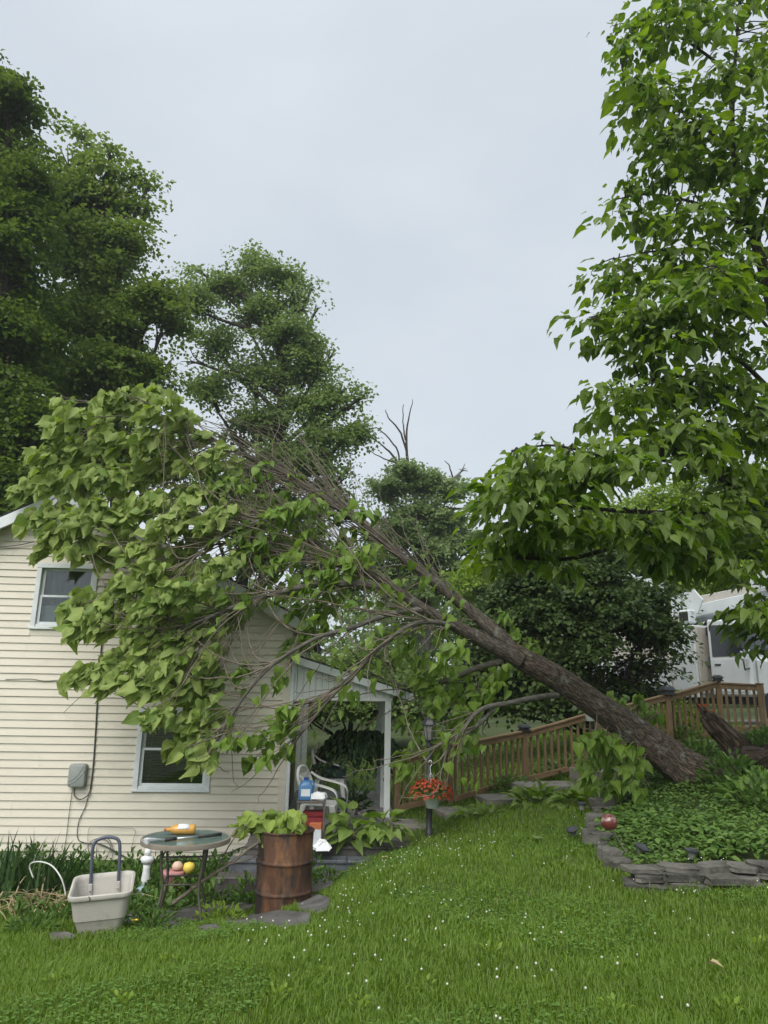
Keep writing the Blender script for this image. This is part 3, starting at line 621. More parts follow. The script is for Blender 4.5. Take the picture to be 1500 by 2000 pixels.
# ------------------------------------------------------------------ yard cart tub
def tubpos(px, py, d): p = P(px, py, d); return p[0], p[1], G(p[0], p[1])
cx, cy, cz = tubpos(196, 1820, 7.4)
cart = empty('yard_cart', (cx, cy, cz), R(14), 'beige plastic yard cart tub with blue grey U shaped handle', 'cart')
cart.rotation_euler = (R(3), R(-3), R(14)); cart.scale = (.93, .93, .93)
def ring(hx, hy, rc, z, back=0):
    out_ = []
    for x, y in rrect(hx, hy, rc, 7):
        t = max(0, min(1, (y / hy + .1) / 1.0)); out_.append((x, y, z + back * t * t * (3 - 2 * t)))
    return out_
bk = .085
MB().loft([ring(.19, .135, .06, 0), ring(.235, .165, .07, .15), ring(.238, .168, .07, .156), ring(.246, .176, .07, .16), ring(.275, .20, .08, .355, bk), ring(.30, .225, .09, .36, bk), ring(.306, .231, .09, .375, bk), ring(.303, .228, .09, .398, bk), ring(.285, .21, .085, .405, bk), ring(.268, .193, .075, .392, bk), ring(.262, .187, .07, .36, bk), ring(.18, .125, .05, .02)]).build('tub', M['tub'], cart, auto=50)
MB().tube(smooth_path([(-.135, .165, .22), (-.135, .172, .42), (-.135, .185, .70), (-.115, .195, .80), (-.04, .2, .835), (.04, .2, .835), (.115, .195, .80), (.135, .185, .70), (.135, .172, .42), (.135, .165, .22)], 60), .017, 10).build('handle', M['steel_blue'], cart, smooth=True)
for sx in (-1, 1):
    MB().b2((sx * .135 - .018, .145, .12), (sx * .135 + .018, .158, .41)).build('strap', M['tub'], cart, bevel=.004)
    for zz in (.2, .34): MB().lathe([(0, 0), (.009, 0), (.009, .008), (.0, .012)], (0, 0, 0), 8).build('bolt', M['steel'], cart).location = (sx * .135, .140, zz)
MB().tube(smooth_path([(-.10, -.228, .402), (-.085, -.236, .385), (-.09, -.236, .365)], 8), .004, 5).build('crack', M['rubber'], cart)

# ------------------------------------------------------------------ patio table with bottle and hand rake
cx, cy, cz = tubpos(352, 1788, 7.9)
TH = .80; tabr = .44
table = empty('patio_table', (cx, cy, cz), R(8), 'round glass topped patio table with tan rim and bronze legs', 'table')
MB().lathe([(0, 0), (tabr - .012, 0), (tabr - .012, .008), (0, .008)], (0, 0, TH - .006), 48).build('glass_top', M['tglass'], table)
MB().lathe([(tabr - .02, -.035), (tabr + .006, -.035), (tabr + .01, -.02), (tabr + .008, .012), (tabr - .01, .014), (tabr - .014, .006), (tabr - .02, -.035)], (0, 0, TH - .008), 48, cap=False).build('rim', M['tanrim'], table, auto=50)
for i in range(4):
    a = R(45 + 90 * i); c_, s_ = math.cos(a), math.sin(a)
    pr = [(.29, TH - .04), (.285, .6), (.25, .42), (.255, .3), (.30, .15), (.345, 0)]
    MB().tube(smooth_path([(r_ * c_, r_ * s_, z_) for r_, z_ in pr], 24), .0135, 8).build('leg', M['bronze'], table, smooth=True)
    b_ = a + R(90)
    for rr_, zz in ((.287, .66), (.25, .40)):
        MB().tube([(rr_ * c_, rr_ * s_, zz), (rr_ * math.cos(b_), rr_ * math.sin(b_), zz)], .009, 6).build('cross_bar', M['bronze'], table, smooth=True)
MB().tube([(.29 * math.cos(a), .29 * math.sin(a), TH - .045) for a in np.linspace(0, 2 * math.pi, 33)], .011, 6).build('support_ring', M['bronze'], table, smooth=True)
def on_table(x, y, z=0):
    a = R(8); return (cx + x * math.cos(a) - y * math.sin(a), cy + x * math.sin(a) + y * math.cos(a), cz + TH + .003 + z)
bot = empty('bottle', on_table(-.06, .13, .052), R(8), 'amber bottle with white label lying on the patio table', 'bottle')
MB().loft([[(x, rr_ * math.cos(a) * 1.15, rr_ * math.sin(a)) for a in np.linspace(0, 2 * math.pi, 16, endpoint=False)] for x, rr_ in ((-.165, .012), (-.16, .018), (-.125, .02), (-.10, .04), (-.06, .05), (.11, .051), (.128, .045), (.132, .03))]).build('body', M['amber'], bot, smooth=True)
MB().loft([[(x, .0525 * math.cos(a) * 1.15, .0525 * math.sin(a)) for a in np.linspace(.5, 2.9, 10)] + [(x, .0515 * math.cos(a) * 1.15, .0515 * math.sin(a)) for a in np.linspace(2.9, .5, 10)] for x in (-.04, .07)]).build('label_sticker', M['paper'], bot, smooth=True)
MB().lathe([(.014, 0), (.014, .022)], (0, 0, 0), 12).build('cap', M['boxorange'], bot, smooth=True).matrix_local = Matrix.Translation((-.185, 0, 0)) @ Matrix.Rotation(R(90), 4, 'Y')
rk = empty('hand_rake', on_table(.24, -.02, .018), R(8) + R(24), 'hand rake with silver tines and black grip on the table', 'hand rake')
MB().tube([(-.13, 0, 0), (.0, 0, 0), (.12, 0, .004)], [.016, .014, .017], 10).build('grip', M['rubber'], rk, smooth=True)
MB().tube([(-.13, 0, 0), (-.35, 0, 0)], .009, 8).build('shaft', M['steel'], rk, smooth=True)
MB().tube([(-.35, 0, 0), (-.46, 0, .0)], [.016, .019], 8).build('ferrule', M['rubber'], rk, smooth=True)
for i in range(7):
    t_ = (i - 3) / 3
    MB().tube(smooth_path([(-.45, t_ * .012, 0), (-.56, t_ * .05, .012), (-.64, t_ * .085, .012), (-.67, t_ * .095, -.022)], 10), .0035, 5).build('tine', M['steel'], rk, smooth=True)

# ------------------------------------------------------------------ rusty barrel
bp = P(551, 1800, 8.26); bx, by = bp[0], bp[1]; bz_ = EYE - 2.335
barrel = empty('barrel', (bx, by, bz_), 0, 'rusty steel drum standing on the flagstones', 'barrel')
Rb, Hb = .290, .885
pf = [(Rb - .01, 0), (Rb + .006, .0), (Rb + .006, .018), (Rb, .022)]
for zc_ in (Hb * .33, Hb * .66): pf += [(Rb, zc_ - .03), (Rb + .006, zc_ - .016), (Rb + .015, zc_ - .004), (Rb + .015, zc_ + .004), (Rb + .006, zc_ + .016), (Rb, zc_ + .03)]
pf += [(Rb, Hb - .02), (Rb + .008, Hb - .016), (Rb + .011, Hb - .006), (Rb + .008, Hb + .003), (Rb - .001, Hb + .004), (Rb - .005, Hb - .01), (Rb - .004, .1), (.0, .1)]
o = MB().lathe(pf, (0, 0, 0), 64, cap=False).build('shell', M['rust'], barrel, auto=55)
v = np.array([p.co[:] for p in o.data.vertices]); an = np.arctan2(v[:, 1], v[:, 0]); dd = .004 * np.sin(an * 3 + v[:, 2] * 9) + .003 * np.sin(an * 7 - v[:, 2] * 5)
v[:, 0] += np.cos(an) * dd; v[:, 1] += np.sin(an) * dd; o.data.vertices.foreach_set('co', v.ravel())
MB().lathe([(0, .11), (Rb - .01, .11), (Rb - .01, .45), (0, .5)], (0, 0, 0), 24).build('ash_fill', M['ash'], barrel, smooth=True)

# ------------------------------------------------------------------ flat stones round the table and barrel
path = empty('flagstone_path', (-1.6, 8.1, G(-1.6, 8.1)), 0); props(path, kind='structure')
def slab(px, py, wpx, hpx, seed, n=9):
    r = np.random.default_rng(seed); pts = []
    for i in range(n):
        a = 2 * math.pi * i / n + r.uniform(-.25, .25); k_ = r.uniform(.82, 1.1)
        g_ = ground_at(px + wpx / 2 * k_ * math.cos(a), py + hpx / 2 * k_ * math.sin(a)); pts.append(g_)
    pts = np.array(pts)[::-1]; c_ = pts.mean(0)
    m = MB(); top = [(p[0], p[1], G(p[0], p[1]) + .03) for p in pts]; bt = [(p[0], p[1], G(p[0], p[1]) - .08) for p in pts]
    m.loft([bt, top]); return m.build('flagstone', M['flag'], path, off=path.location, bevel=.008)
for i, (a, b, c_, d_) in enumerate([(255, 1795, 60, 26), (360, 1790, 130, 34), (445, 1768, 120, 34), (470, 1805, 80, 26), (545, 1800, 140, 36), (612, 1770, 70, 40), (410, 1820, 60, 18), (330, 1812, 60, 18), (600, 1732, 110, 30), (120, 1835, 60, 18)]):
    slab(a, b, c_, d_, 40 + i)

# ------------------------------------------------------------------ small garden figures by the wall
def lathe_thing(name, label, cat, pos, parts, rz=0):
    e_ = empty(name, pos, rz, label, cat)
    for nm, prof, c_, mt in parts: MB().lathe(prof, c_, 14).build(nm, M[mt], e_, smooth=True)
    return e_
p = P(284, 1722, 9.6); gz = G(p[0], p[1])
lathe_thing('garden_statue', 'white and blue garden figurine behind the patio table', 'figurine', (p[0], p[1], gz),
    [('base', [(0, 0), (.13, 0), (.15, .05), (.11, .12), (.05, .16)], (0, 0, 0), 'bluec'), ('body', [(.05, 0), (.055, .08), (.04, .2), (.05, .27), (.0, .28)], (0, 0, .15), 'paper'), ('wings', [(.0, 0), (.06, .0), (.085, .05), (.06, .08), (0, .09)], (0, 0, .41), 'paper'), ('head', [(0, 0), (.035, .02), (.045, .05), (.03, .09), (0, .1)], (0, 0, .49), 'paper')])
p = P(338, 1722, 9.7); gz = G(p[0], p[1])
e_ = lathe_thing('garden_gnome', 'pink garden figure with round yellow head under the table', 'figurine', (p[0], p[1], gz),
    [('pot', [(0, 0), (.11, 0), (.14, .24), (.15, .25), (.15, .28), (.0, .28)], (0, 0, .02), 'pink'), ('collar', [(0, 0), (.06, .02), (.07, .06), (.04, .1), (0, .11)], (.04, 0, .3), 'skinc'), ('head', [(0, 0), (.05, .02), (.075, .07), (.06, .12), (0, .14)], (.19, -.02, .27), 'yellowc'), ('hand', [(0, 0), (.045, .02), (.05, .05), (0, .08)], (.1, -.06, .2), 'skinc')])

# ------------------------------------------------------------------ lamp post and hanging basket
p = P(838, 1636, 10.2); lx, ly = p[0], p[1]; lz = G(lx, ly)
top = P(836, 1398, 10.2)[2]; H = top - lz
lamp = empty('lamp_post', (lx, ly, lz), 0, 'black lamp post with lantern at the edge of the lawn', 'lamp post')
MB().lathe([(0, -.1), (.055, -.1), (.055, .05), (.045, .09), (.04, .1), (.04, .5), (.046, .51), (.046, .56), (.038, .57), (.034, H - .42), (.045, H - .41), (.045, H - .36), (.025, H - .35), (.02, H - .33)], (0, 0, 0), 14).build('pole', M['black'], lamp, auto=40)
hexr = lambda r_, z_: [(r_ * math.cos(R(60 * i)), r_ * math.sin(R(60 * i)), z_) for i in range(6)]
lt = MB().loft([hexr(.045, H - .335), hexr(.062, H - .325), hexr(.062, H - .31)]).build('lantern', M['black'], lamp)
MB().loft([hexr(.05, H - .31), hexr(.078, H - .12)]).build('glass', M['lens'], lt)
for i in range(6):
    a = R(60 * i); MB().tube([(.052 * math.cos(a), .052 * math.sin(a), H - .31), (.081 * math.cos(a), .081 * math.sin(a), H - .12)], .006, 5).build('bar', M['black'], lt)
MB().loft([hexr(.105, H - .122), hexr(.105, H - .112), hexr(.07, H - .06), hexr(.03, H - .035), hexr(.02, H - .03)]).build('cap', M['black'], lt)
MB().lathe([(.008, 0), (.016, .012), (.012, .022), (.0, .034)], (0, 0, H - .032), 10).build('finial', M['black'], lt, smooth=True)
# bracket on the pole carrying the basket
bh = P(840, 1487, 9.98)
MB().tube([(0, 0, bh[2] - lz - .012), (bh[0] - lx, bh[1] - ly - .03, bh[2] - lz - .012)], .007, 6).build('bracket', M['black'], lamp)
bk_ = P(844, 1578, 9.95)
basket = empty('hanging_basket', bk_, 0, 'pale hanging pot full of red flowers on the lamp post', 'hanging basket')
MB().lathe([(0, 0), (.075, 0), (.082, .01), (.108, .15), (.118, .155), (.118, .175), (.105, .175), (.1, .15), (.0, .14)], (0, 0, 0), 24).build('pot', M['potw'], basket, auto=50)
hk = bh - bk_
MB().tube(smooth_path([(hk[0] * .8, 0, hk[2] - .14), (hk[0], 0, hk[2] - .07), (hk[0] + .022, 0, hk[2] - .03), (hk[0] + .012, 0, hk[2] + .012), (hk[0] - .014, 0, hk[2] + .006), (hk[0] - .02, 0, hk[2] - .02)], 24), .006, 6).build('hook', M['whiteplastic'], basket, smooth=True)
for i in range(3):
    a = R(20 + 120 * i); MB().tube([(hk[0] * .8, 0, hk[2] - .13), (.11 * math.cos(a), .11 * math.sin(a), .17)], .0035, 5).build('hanger_strand', M['whiteplastic'], basket)
n = 900; u_ = rand_unit(n); u_[:, 2] = np.abs(u_[:, 2]); pos = u_ * np.array([.28, .24, .16]) * rng.uniform(.3, 1, (n, 1)) ** .5 + np.array([-.02, 0, .15]); pos[:, 2] -= .25 * np.maximum(0, np.hypot(pos[:, 0], pos[:, 1]) - .18)
scatter('foliage', OVAL, pos, u_ + rand_unit(n) * .8, rand_unit(n) + np.array([0, 0, 1]), rng.uniform(.03, .055, n), M['cover'], basket, kind='stuff')
n = 330; u_ = rand_unit(n); u_[:, 2] = np.abs(u_[:, 2]) * 1.2; u_ = nrm(u_); pos = u_ * np.array([.30, .26, .19]) * rng.uniform(.85, 1.05, (n, 1)) + np.array([-.02, 0, .16]); pos[:, 2] -= .3 * np.maximum(0, np.hypot(pos[:, 0], pos[:, 1]) - .2)
pp = np.repeat(pos, 4, 0); an = np.tile(np.arange(4) * math.pi / 2, n); up = np.repeat(u_, 4, 0); sx_ = nrm(np.cross(up, np.array([.3, .2, .9]))); sy_ = np.cross(up, sx_)
scatter('petals', OVAL, pp, np.cos(an)[:, None] * sx_ + np.sin(an)[:, None] * sy_ + up * .4, up, .024, M['red'], basket, kind='stuff')

# ------------------------------------------------------------------ porch furniture and clutter
def porchpt(px, py, z_rel_eye):                          # pixel on a horizontal plane
    r = ray(px, py); t = z_rel_eye / r[2]; return ORG + r * t
def chair(label, pos, rz):
    c_ = empty('plastic_chair', pos, rz, label, 'chair', 'white plastic chairs on the porch')
    MB().loft([[(x, y, z) for x, y in rrect(.24, .23, .06)] for z in (.40, .43)]).build('seat', M['whiteplastic'], c_, bevel=.008)
    for sy in (-1, 1):
        for sx in (-1, 1):
            m = MB(); xt, xb = sx * .20, sx * .27; yt, yb = sy * .23, sy * .27
            m.loft([[(x0 + a * wd, y0 + b * wd * .6, z0) for a, b in ((-1, -1), (1, -1), (1, 1), (-1, 1))] for x0, y0, z0, wd in ((xb, yb, 0, .022), ((xt + xb) / 2, (yt + yb) / 2, .2, .03), (xt, yt, .42, .042))])
            m.build('leg', M['whiteplastic'], c_, bevel=.006)
        m = MB(); q = smooth_path([(.27, sy * .275, .36), (.285, sy * .28, .50), (.25, sy * .285, .61), (.12, sy * .285, .66), (-.12, sy * .28, .71), (-.26, sy * .25, .79)], 18)
        m.loft([[tuple(p_ + np.array([0, a * .028, b * .012])) for a, b in ((-1, -1), (1, -1), (1, 1), (-1, 1))] for p_ in q]); m.build('arm', M['whiteplastic'], c_, auto=60)
    ys = np.linspace(-.25, .25, 9)
    for i in range(7):
        y_ = -.19 + i * .0633
        MB().loft([[(x0 + a * .008, y_ * kk + b * .022, z0) for a, b in ((-1, -1), (1, -1), (1, 1), (-1, 1))] for x0, z0, kk in ((-.21, .42, 1), (-.26, .60, 1.02), (-.31, .80, 1.02))]).build('back_slat', M['whiteplastic'], c_)
    q = smooth_path([(-.24, -.26, .62), (-.29, -.25, .76), (-.32, -.16, .86), (-.33, 0, .885), (-.32, .16, .86), (-.29, .25, .76), (-.24, .26, .62)], 24)
    MB().tube(q, .024, 8).build('back_frame', M['whiteplastic'], c_, smooth=True)
    return c_
zf = -1.84
p1 = porchpt(628, 1632, -1.93); p1[2] = HZ + DKZ + .002
p2 = porchpt(648, 1572, zf); p2[2] = HZ + PFZ + .002
chair('white plastic armchair nearest the deck edge behind the small dark table', (p1[0], p1[1], p1[2]), R(-12))
chair('white plastic armchair further back on the porch holding bags', (p2[0], p2[1], p2[2]), R(-8))
p3 = porchpt(608, 1640, -1.93)
st = empty('side_table', (p3[0], p3[1] - .22, p1[2]), R(6), 'small dark side table with jug in front of plastic chair', 'side table')
MB().b2((-.19, -.15, .50), (.19, .15, .525)).build('top', M['bronze'], st, bevel=.004)
for sx in (-1, 1):
    for sy in (-1, 1): MB().b2((sx * .17 - .014, sy * .13 - .014, 0), (sx * .17 + .014, sy * .13 + .014, .5)).build('leg', M['bronze'], st)
sx0, sy0, sz0 = st.location
jug = empty('jug', (sx0 - .08, sy0, sz0 + .527), R(5), 'clear jug of blue liquid on the small dark table', 'jug')
MB().loft([[(x, y, z) for x, y in rrect(a, b, .03, 4)] for z, a, b in ((0, .085, .06), (.01, .092, .066), (.17, .092, .066), (.215, .07, .05), (.245, .03, .03))]).build('body', M['bluejug'], jug, smooth=True)
MB().lathe([(.03, 0), (.03, .035), (0, .037)], (0, 0, .245), 14).build('cap', M['bluecap'], jug)
MB().tube(smooth_path([(.05, 0, .23), (.10, 0, .22), (.105, 0, .15), (.09, 0, .1)], 12), .012, 8).build('handle', M['bluejug'], jug, smooth=True)
MB().loft([[(x, y + .002 * s_, z) for x, y in rrect(.075, .0672, .02, 3)] for z, s_ in ((.05, 0), (.14, 0))], False, False).build('label_sticker', M['paper'], jug)
pk = empty('paper_pack', (sx0 + .1, sy0 - .02, sz0 + .527), R(-8), 'crumpled white paper pack on the small dark table', 'paper')
m = MB(); m.loft([[(x + rng.uniform(-.008, .008), y + rng.uniform(-.008, .008), z + rng.uniform(-.01, .012)) for x, y in rrect(a, b, .02, 4)] for z, a, b in ((.0, .09, .07), (.03, .1, .08), (.07, .09, .07), (.09, .06, .05))]); m.build('wrap', M['paper'], pk)
co = empty('red_cooler', (sx0 + .04, sy0 + .05, sz0 + .0), R(3), 'dark red cooler under the small side table', 'cooler')
MB().loft([[(x, y, z) for x, y in rrect(a, b, .03, 4)] for z, a, b in ((.0, .13, .1), (.02, .14, .11), (.3, .145, .115), (.33, .13, .1))]).build('body', M['redcloth'], co, auto=40)
MB().loft([[(x, y, z) for x, y in rrect(a, b, .03, 4)] for z, a, b in ((.332, .15, .12), (.37, .15, .12), (.385, .13, .1))]).build('lid', M['redcloth'], co, auto=40)
cb = empty('carton', (sx0 + .10, sy0 - .33, sz0), R(-4), 'tall grey carton with orange top standing on the deck', 'carton')
MB().b2((-.075, -.05, 0), (.075, .05, .23)).build('box', M['boxwhite'], cb, bevel=.003)
MB().b2((-.0755, -.0505, .2305), (.0755, .0505, .30)).build('top_band', M['boxorange'], cb, bevel=.003)
c2x, c2y, c2z = p2
gb = empty('green_bag', (c2x + .02, c2y - .02, c2z + .437), 0, 'dark green stuffed bag on the rear plastic chair', 'bag')
m = MB(); m.loft([[(x + rng.uniform(-.01, .01), y + rng.uniform(-.01, .01), z) for x, y in rrect(a, b, .08, 5)] for z, a, b in ((0, .17, .15), (.05, .21, .18), (.13, .21, .18), (.19, .15, .13), (.21, .05, .05))]); m.build('sack', M['greencloth'], gb, smooth=True)
MB().tube(smooth_path([(-.1, -.05, .18), (-.02, -.08, .27), (.08, -.05, .2)], 12), .008, 6).build('strap', M['rubber'], gb, smooth=True)
rb = empty('red_bag', (c2x - .17, c2y + .05, c2z + .65), 0, 'dark red bag slumped on the rear plastic chair back', 'bag')
m = MB(); m.loft([[(x + rng.uniform(-.012, .012), y + rng.uniform(-.012, .012), z) for x, y in rrect(a, b, .05, 5)] for z, a, b in ((0, .1, .12), (.06, .13, .15), (.16, .11, .13), (.2, .04, .06))]); m.build('sack', M['redcloth'], rb, smooth=True)
cl = empty('white_cloth', (sx0 + .2, sy0 - .42, sz0), 0, 'crumpled white plastic bag on the deck by the carton', 'plastic bag')
m = MB(); m.loft([[(x + rng.uniform(-.02, .02), y + rng.uniform(-.02, .02), z + rng.uniform(-.008, .008)) for x, y in rrect(a, b, .04, 4)] for z, a, b in ((.008, .1, .08), (.04, .11, .07), (.09, .06, .04), (.12, .02, .015))]); m.build('film', M['paper'], cl)

# dark hanging plant in the porch opening
fp = P(705, 1462, 12.6)
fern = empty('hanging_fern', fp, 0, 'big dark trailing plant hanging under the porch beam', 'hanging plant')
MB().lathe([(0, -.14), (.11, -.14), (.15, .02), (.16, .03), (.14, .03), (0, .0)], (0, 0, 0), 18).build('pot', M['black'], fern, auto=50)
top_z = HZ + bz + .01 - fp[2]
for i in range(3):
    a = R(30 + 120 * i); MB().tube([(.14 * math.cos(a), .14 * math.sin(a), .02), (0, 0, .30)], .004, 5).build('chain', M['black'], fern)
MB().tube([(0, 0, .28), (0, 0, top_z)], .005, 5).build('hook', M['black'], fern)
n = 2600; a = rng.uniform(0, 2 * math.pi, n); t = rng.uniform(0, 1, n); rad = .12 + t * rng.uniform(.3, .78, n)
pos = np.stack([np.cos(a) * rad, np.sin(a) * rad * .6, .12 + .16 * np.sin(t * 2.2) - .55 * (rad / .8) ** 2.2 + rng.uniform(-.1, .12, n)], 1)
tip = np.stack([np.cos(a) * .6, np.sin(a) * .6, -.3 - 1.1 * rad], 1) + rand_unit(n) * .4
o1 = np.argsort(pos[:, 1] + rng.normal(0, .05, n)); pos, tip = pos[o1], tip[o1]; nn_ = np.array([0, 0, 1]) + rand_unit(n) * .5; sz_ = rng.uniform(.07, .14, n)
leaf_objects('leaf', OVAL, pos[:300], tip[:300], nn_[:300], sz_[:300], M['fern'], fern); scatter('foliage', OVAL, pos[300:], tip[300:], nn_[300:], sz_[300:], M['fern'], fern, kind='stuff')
# ------------------------------------------------------------------ wooden stair railing
FP = [(775, 1487, 11.7), (878, 1456, 12.0), (1024, 1428, 12.55), (1166, 1390, 12.8), (1303, 1357, 13.05), (1402, 1331, 13.3), (1484, 1337, 12.75)]
tops = [P(*f) for f in FP]
fence = empty('railing', (tops[0][0], tops[0][1], G(tops[0][0], tops[0][1])), 0, 'brown wooden railing climbing beside the garden steps', 'railing')
FO = np.array(fence.location)
pw = .09
for i, t in enumerate(tops):
    gz = G(t[0], t[1]); dy = tops[min(i + 1, len(tops) - 1)] - tops[max(i - 1, 0)]; rz = math.atan2(dy[1], dy[0])
    h = t[2] - gz + .15
    po = box('post', M['rail'], np.array([t[0], t[1], t[2] - h / 2]) - FO, (pw, pw, h), fence, .006, rz)
    if i in (2, 4, 5):
        s_ = 1.75 if i == 4 else 1.35
        m = MB(); m.loft([[(x * s_, y * s_, z * s_) for x, y in rrect(a, a, .006, 2)] for z, a in ((0, .062), (.018, .062), (.018, .05), (.04, .05), (.04, .066), (.05, .066), (.075, .045), (.085, .03))])
        q = m.build('post_cap', M['black'], fence); q.location = tuple(np.array([t[0], t[1], t[2] + .001]) - FO); q.rotation_euler = (0, 0, rz)
    else: box('post_cap', M['rail'], np.array([t[0], t[1], t[2] + .0125]) - FO, (pw + .02, pw + .02, .022), fence, .004, rz)
RB = [(780, 1578, 870, 1556), (884, 1562, 1018, 1517), (1032, 1521, 1160, 1487), (1172, 1487, 1297, 1455), (1310, 1452, 1396, 1430), (1408, 1424, 1480, 1424)]
bal_me = MB().box((0, 0, 0), (.036, .036, 1)).mesh('baluster', M['rail'])
for i in range(len(tops) - 1):
    a, b = tops[i].copy(), tops[i + 1].copy(); dv = (b - a); ln = math.hypot(dv[0], dv[1]); rz = math.atan2(dv[1], dv[0]); ux = dv[:2] / ln
    r0 = RB[i]; za = P(r0[0], r0[1], a[1])[2]; zb = P(r0[2], r0[3], b[1])[2]
    ta, tb = a[2] - .09, b[2] - .09
    if i == 5: ta -= .02
    def rail(z0, z1, hh_, th, nm, off=0.0, inset=pw / 2 + .002):
        p0 = np.array([a[0] + ux[0] * inset, a[1] + ux[1] * inset, z0]); p1 = np.array([b[0] - ux[0] * inset, b[1] - ux[1] * inset, z1])
        nn = np.array([-ux[1], ux[0], 0]) * th / 2; up = np.array([0, 0, hh_ / 2]); of = np.array([-ux[1], ux[0], 0]) * off
        m = MB(); m.loft([[tuple(q + s1 * nn + s2 * up + of - FO) for s1, s2 in ((-1, -1), (1, -1), (1, 1), (-1, 1))] for q in (p0, p1)])
        m.build(nm, M['railh'], fence, bevel=.004)
    rail(ta + .025, tb + .025, .085, .038, 'top_rail', -.02); rail(ta + .083, tb + .083, .03, .12, 'cap_rail'); rail(za, zb, .085, .038, 'bottom_rail', -.02)
    nb = max(2, int(round(ln / .118))); 
    for j in range(1, nb):
        t = j / nb; z0 = za + (zb - za) * t - .045; z1 = ta + (tb - ta) * t + .06; q = a + dv * t
        o = link(bpy.data.objects.new('baluster', bal_me), fence); o.location = tuple(np.array([q[0] - ux[1] * .019, q[1] + ux[0] * .019, (z0 + z1) / 2]) - FO); o.scale = (1, 1, z1 - z0); o.rotation_euler = (0, 0, rz + rng.uniform(-.03, .03))

# ------------------------------------------------------------------ stone treads beside the railing
st_ = empty('garden_steps', (2.0, 12.0, G(2, 12)), 0, 'grey stone slab steps rising along the wooden railing', 'steps')
for i, (px, py, wpx, dd, sk) in enumerate([(815, 1606, 95, 11.0, 0), (905, 1582, 95, 11.3, .05), (975, 1556, 75, 11.75, .0), (1075, 1530, 140, 12.0, -.06), (1175, 1502, 100, 12.2, .05), (1362, 1470, 130, 12.5, .02), (1410, 1446, 90, 12.8, .0)]):
    c_ = P(px, py, dd); w_ = wpx * dd / F * .96
    m = MB(); pts = [(x + rng.uniform(-.02, .02), y + rng.uniform(-.03, .03)) for x, y in rrect(w_ / 2, .33, .05, 2)]
    m.loft([[(x, y, z) for x, y in pts] for z in (-.28, 0)]); o = m.build('tread', M['tread'], st_, bevel=.012); o.location = tuple(c_ - np.array(st_.location)); o.rotation_euler = (0, rng.uniform(-.02, .02), R(12) + sk)

# ------------------------------------------------------------------ planting bed: stone border
def rock(seed, sx, sy, sz):
    r = np.random.default_rng(seed); m = MB(); n = 12; rings = []
    ph = r.uniform(0, 6.28, 4); am = r.uniform(.04, .13, 4); cut = r.uniform(.3, .55)
    for z, s_ in ((-.5, .85), (-.3, 1.0), (.1, .97), (.40, 1.0), (.49, .93), (.5, .6)):
        rg = []
        for j in range(n):
            a = 2 * math.pi * j / n; k_ = 1 + sum(am[q] * math.sin((q + 2) * a + ph[q]) for q in range(4)) + r.uniform(-.05, .05)
            ex = .62; cx_, sy_ = math.copysign(abs(math.cos(a)) ** ex, math.cos(a)), math.copysign(abs(math.sin(a)) ** ex, math.sin(a))
            rg.append((cx_ * s_ * k_ * sx / 2, sy_ * s_ * k_ * sy / 2, z * sz + r.uniform(-.06, .06) * sz + .18 * sz * (cut - .4) * cx_))
        rings.append(rg)
    m.loft(rings); return m
border = empty('stone_border', (3.2, 7.2, G(3.2, 7.2)), 0, 'dry stacked grey fieldstone border round the planting bed', 'stone border')
BO = np.array(border.location)
SP = [(1182, 1573, 62, 26), (1178, 1588, 44, 16), (1164, 1603, 40, 22), (1172, 1620, 46, 18), (1160, 1633, 46, 16), (1168, 1643, 60, 30), (1184, 1658, 42, 16), (1189, 1674, 44, 28), (1193, 1691, 32, 26), (1214, 1695, 40, 26),
      (1240, 1712, 66, 26), (1280, 1703, 50, 30), (1350, 1708, 100, 22), (1332, 1722, 46, 18), (1290, 1722, 54, 20), (1262, 1730, 46, 22), (1288, 1736, 30, 22), (1315, 1730, 30, 22), (1392, 1722, 72, 20), (1372, 1737, 62, 20), (1345, 1738, 46, 20), (1420, 1707, 80, 18), (1455, 1702, 100, 18), (1440, 1722, 60, 18), (1485, 1718, 60, 24), (1510, 1705, 70, 22), (1530, 1722, 70, 26), (1590, 1715, 90, 30), (1650, 1712, 90, 30), (1415, 1738, 40, 16), (1465, 1738, 60, 16)]
for row in range(3):                                      # front run: thin slabs stacked three high
    px = 1222 + (0, 22, 8)[row]; i = 0
    while px < 1690:
        wp = rng.uniform(42, 108); g_ = ground_at(px + wp / 2, 1741); s_ = g_[1] / F; hh_ = rng.uniform(.048, .08)
        o = rock(300 + row * 40 + i, wp * s_ * .98, rng.uniform(.16, .26), hh_).build('stone', M['stone'], border, auto=22)
        o.location = tuple(np.array([g_[0], g_[1] + .07 + .03 * row + rng.uniform(-.025, .025), G(g_[0], g_[1]) + .022 + row * .058 + rng.uniform(-.008, .008)]) - BO)
        o.rotation_euler = (rng.uniform(-.1, .1), rng.uniform(-.09, .09), rng.uniform(-.16, .16)); px += wp * .93 + (rng.uniform(8, 60) if row == 2 and rng.random() < .35 else 0); i += 1
SP = [q for q in SP if q[0] < 1225]
for i, (px, py, wp, hp) in enumerate(SP):
    g_ = ground_at(px, py + hp * .5); dd = g_[1] + .06; c_ = P(px, py, dd); s_ = dd / F * .93
    m = rock(100 + i, wp * s_ * .97, max(.12, wp * s_ * rng.uniform(.4, .6)), hp * s_ * .92); c_[2] += .02
    o = m.build('stone', M['stone'], border, auto=24); o.location = tuple(c_ - BO); o.rotation_euler = (rng.uniform(-.12, .12), rng.uniform(-.16, .16), rng.uniform(-.3, .3) + (R(70) if px < 1200 and i < 9 else 0))
    if px < 1200 and i < 9: o.rotation_euler = (rng.uniform(-.08, .08), rng.uniform(-.1, .1), rng.uniform(-.3, .3))

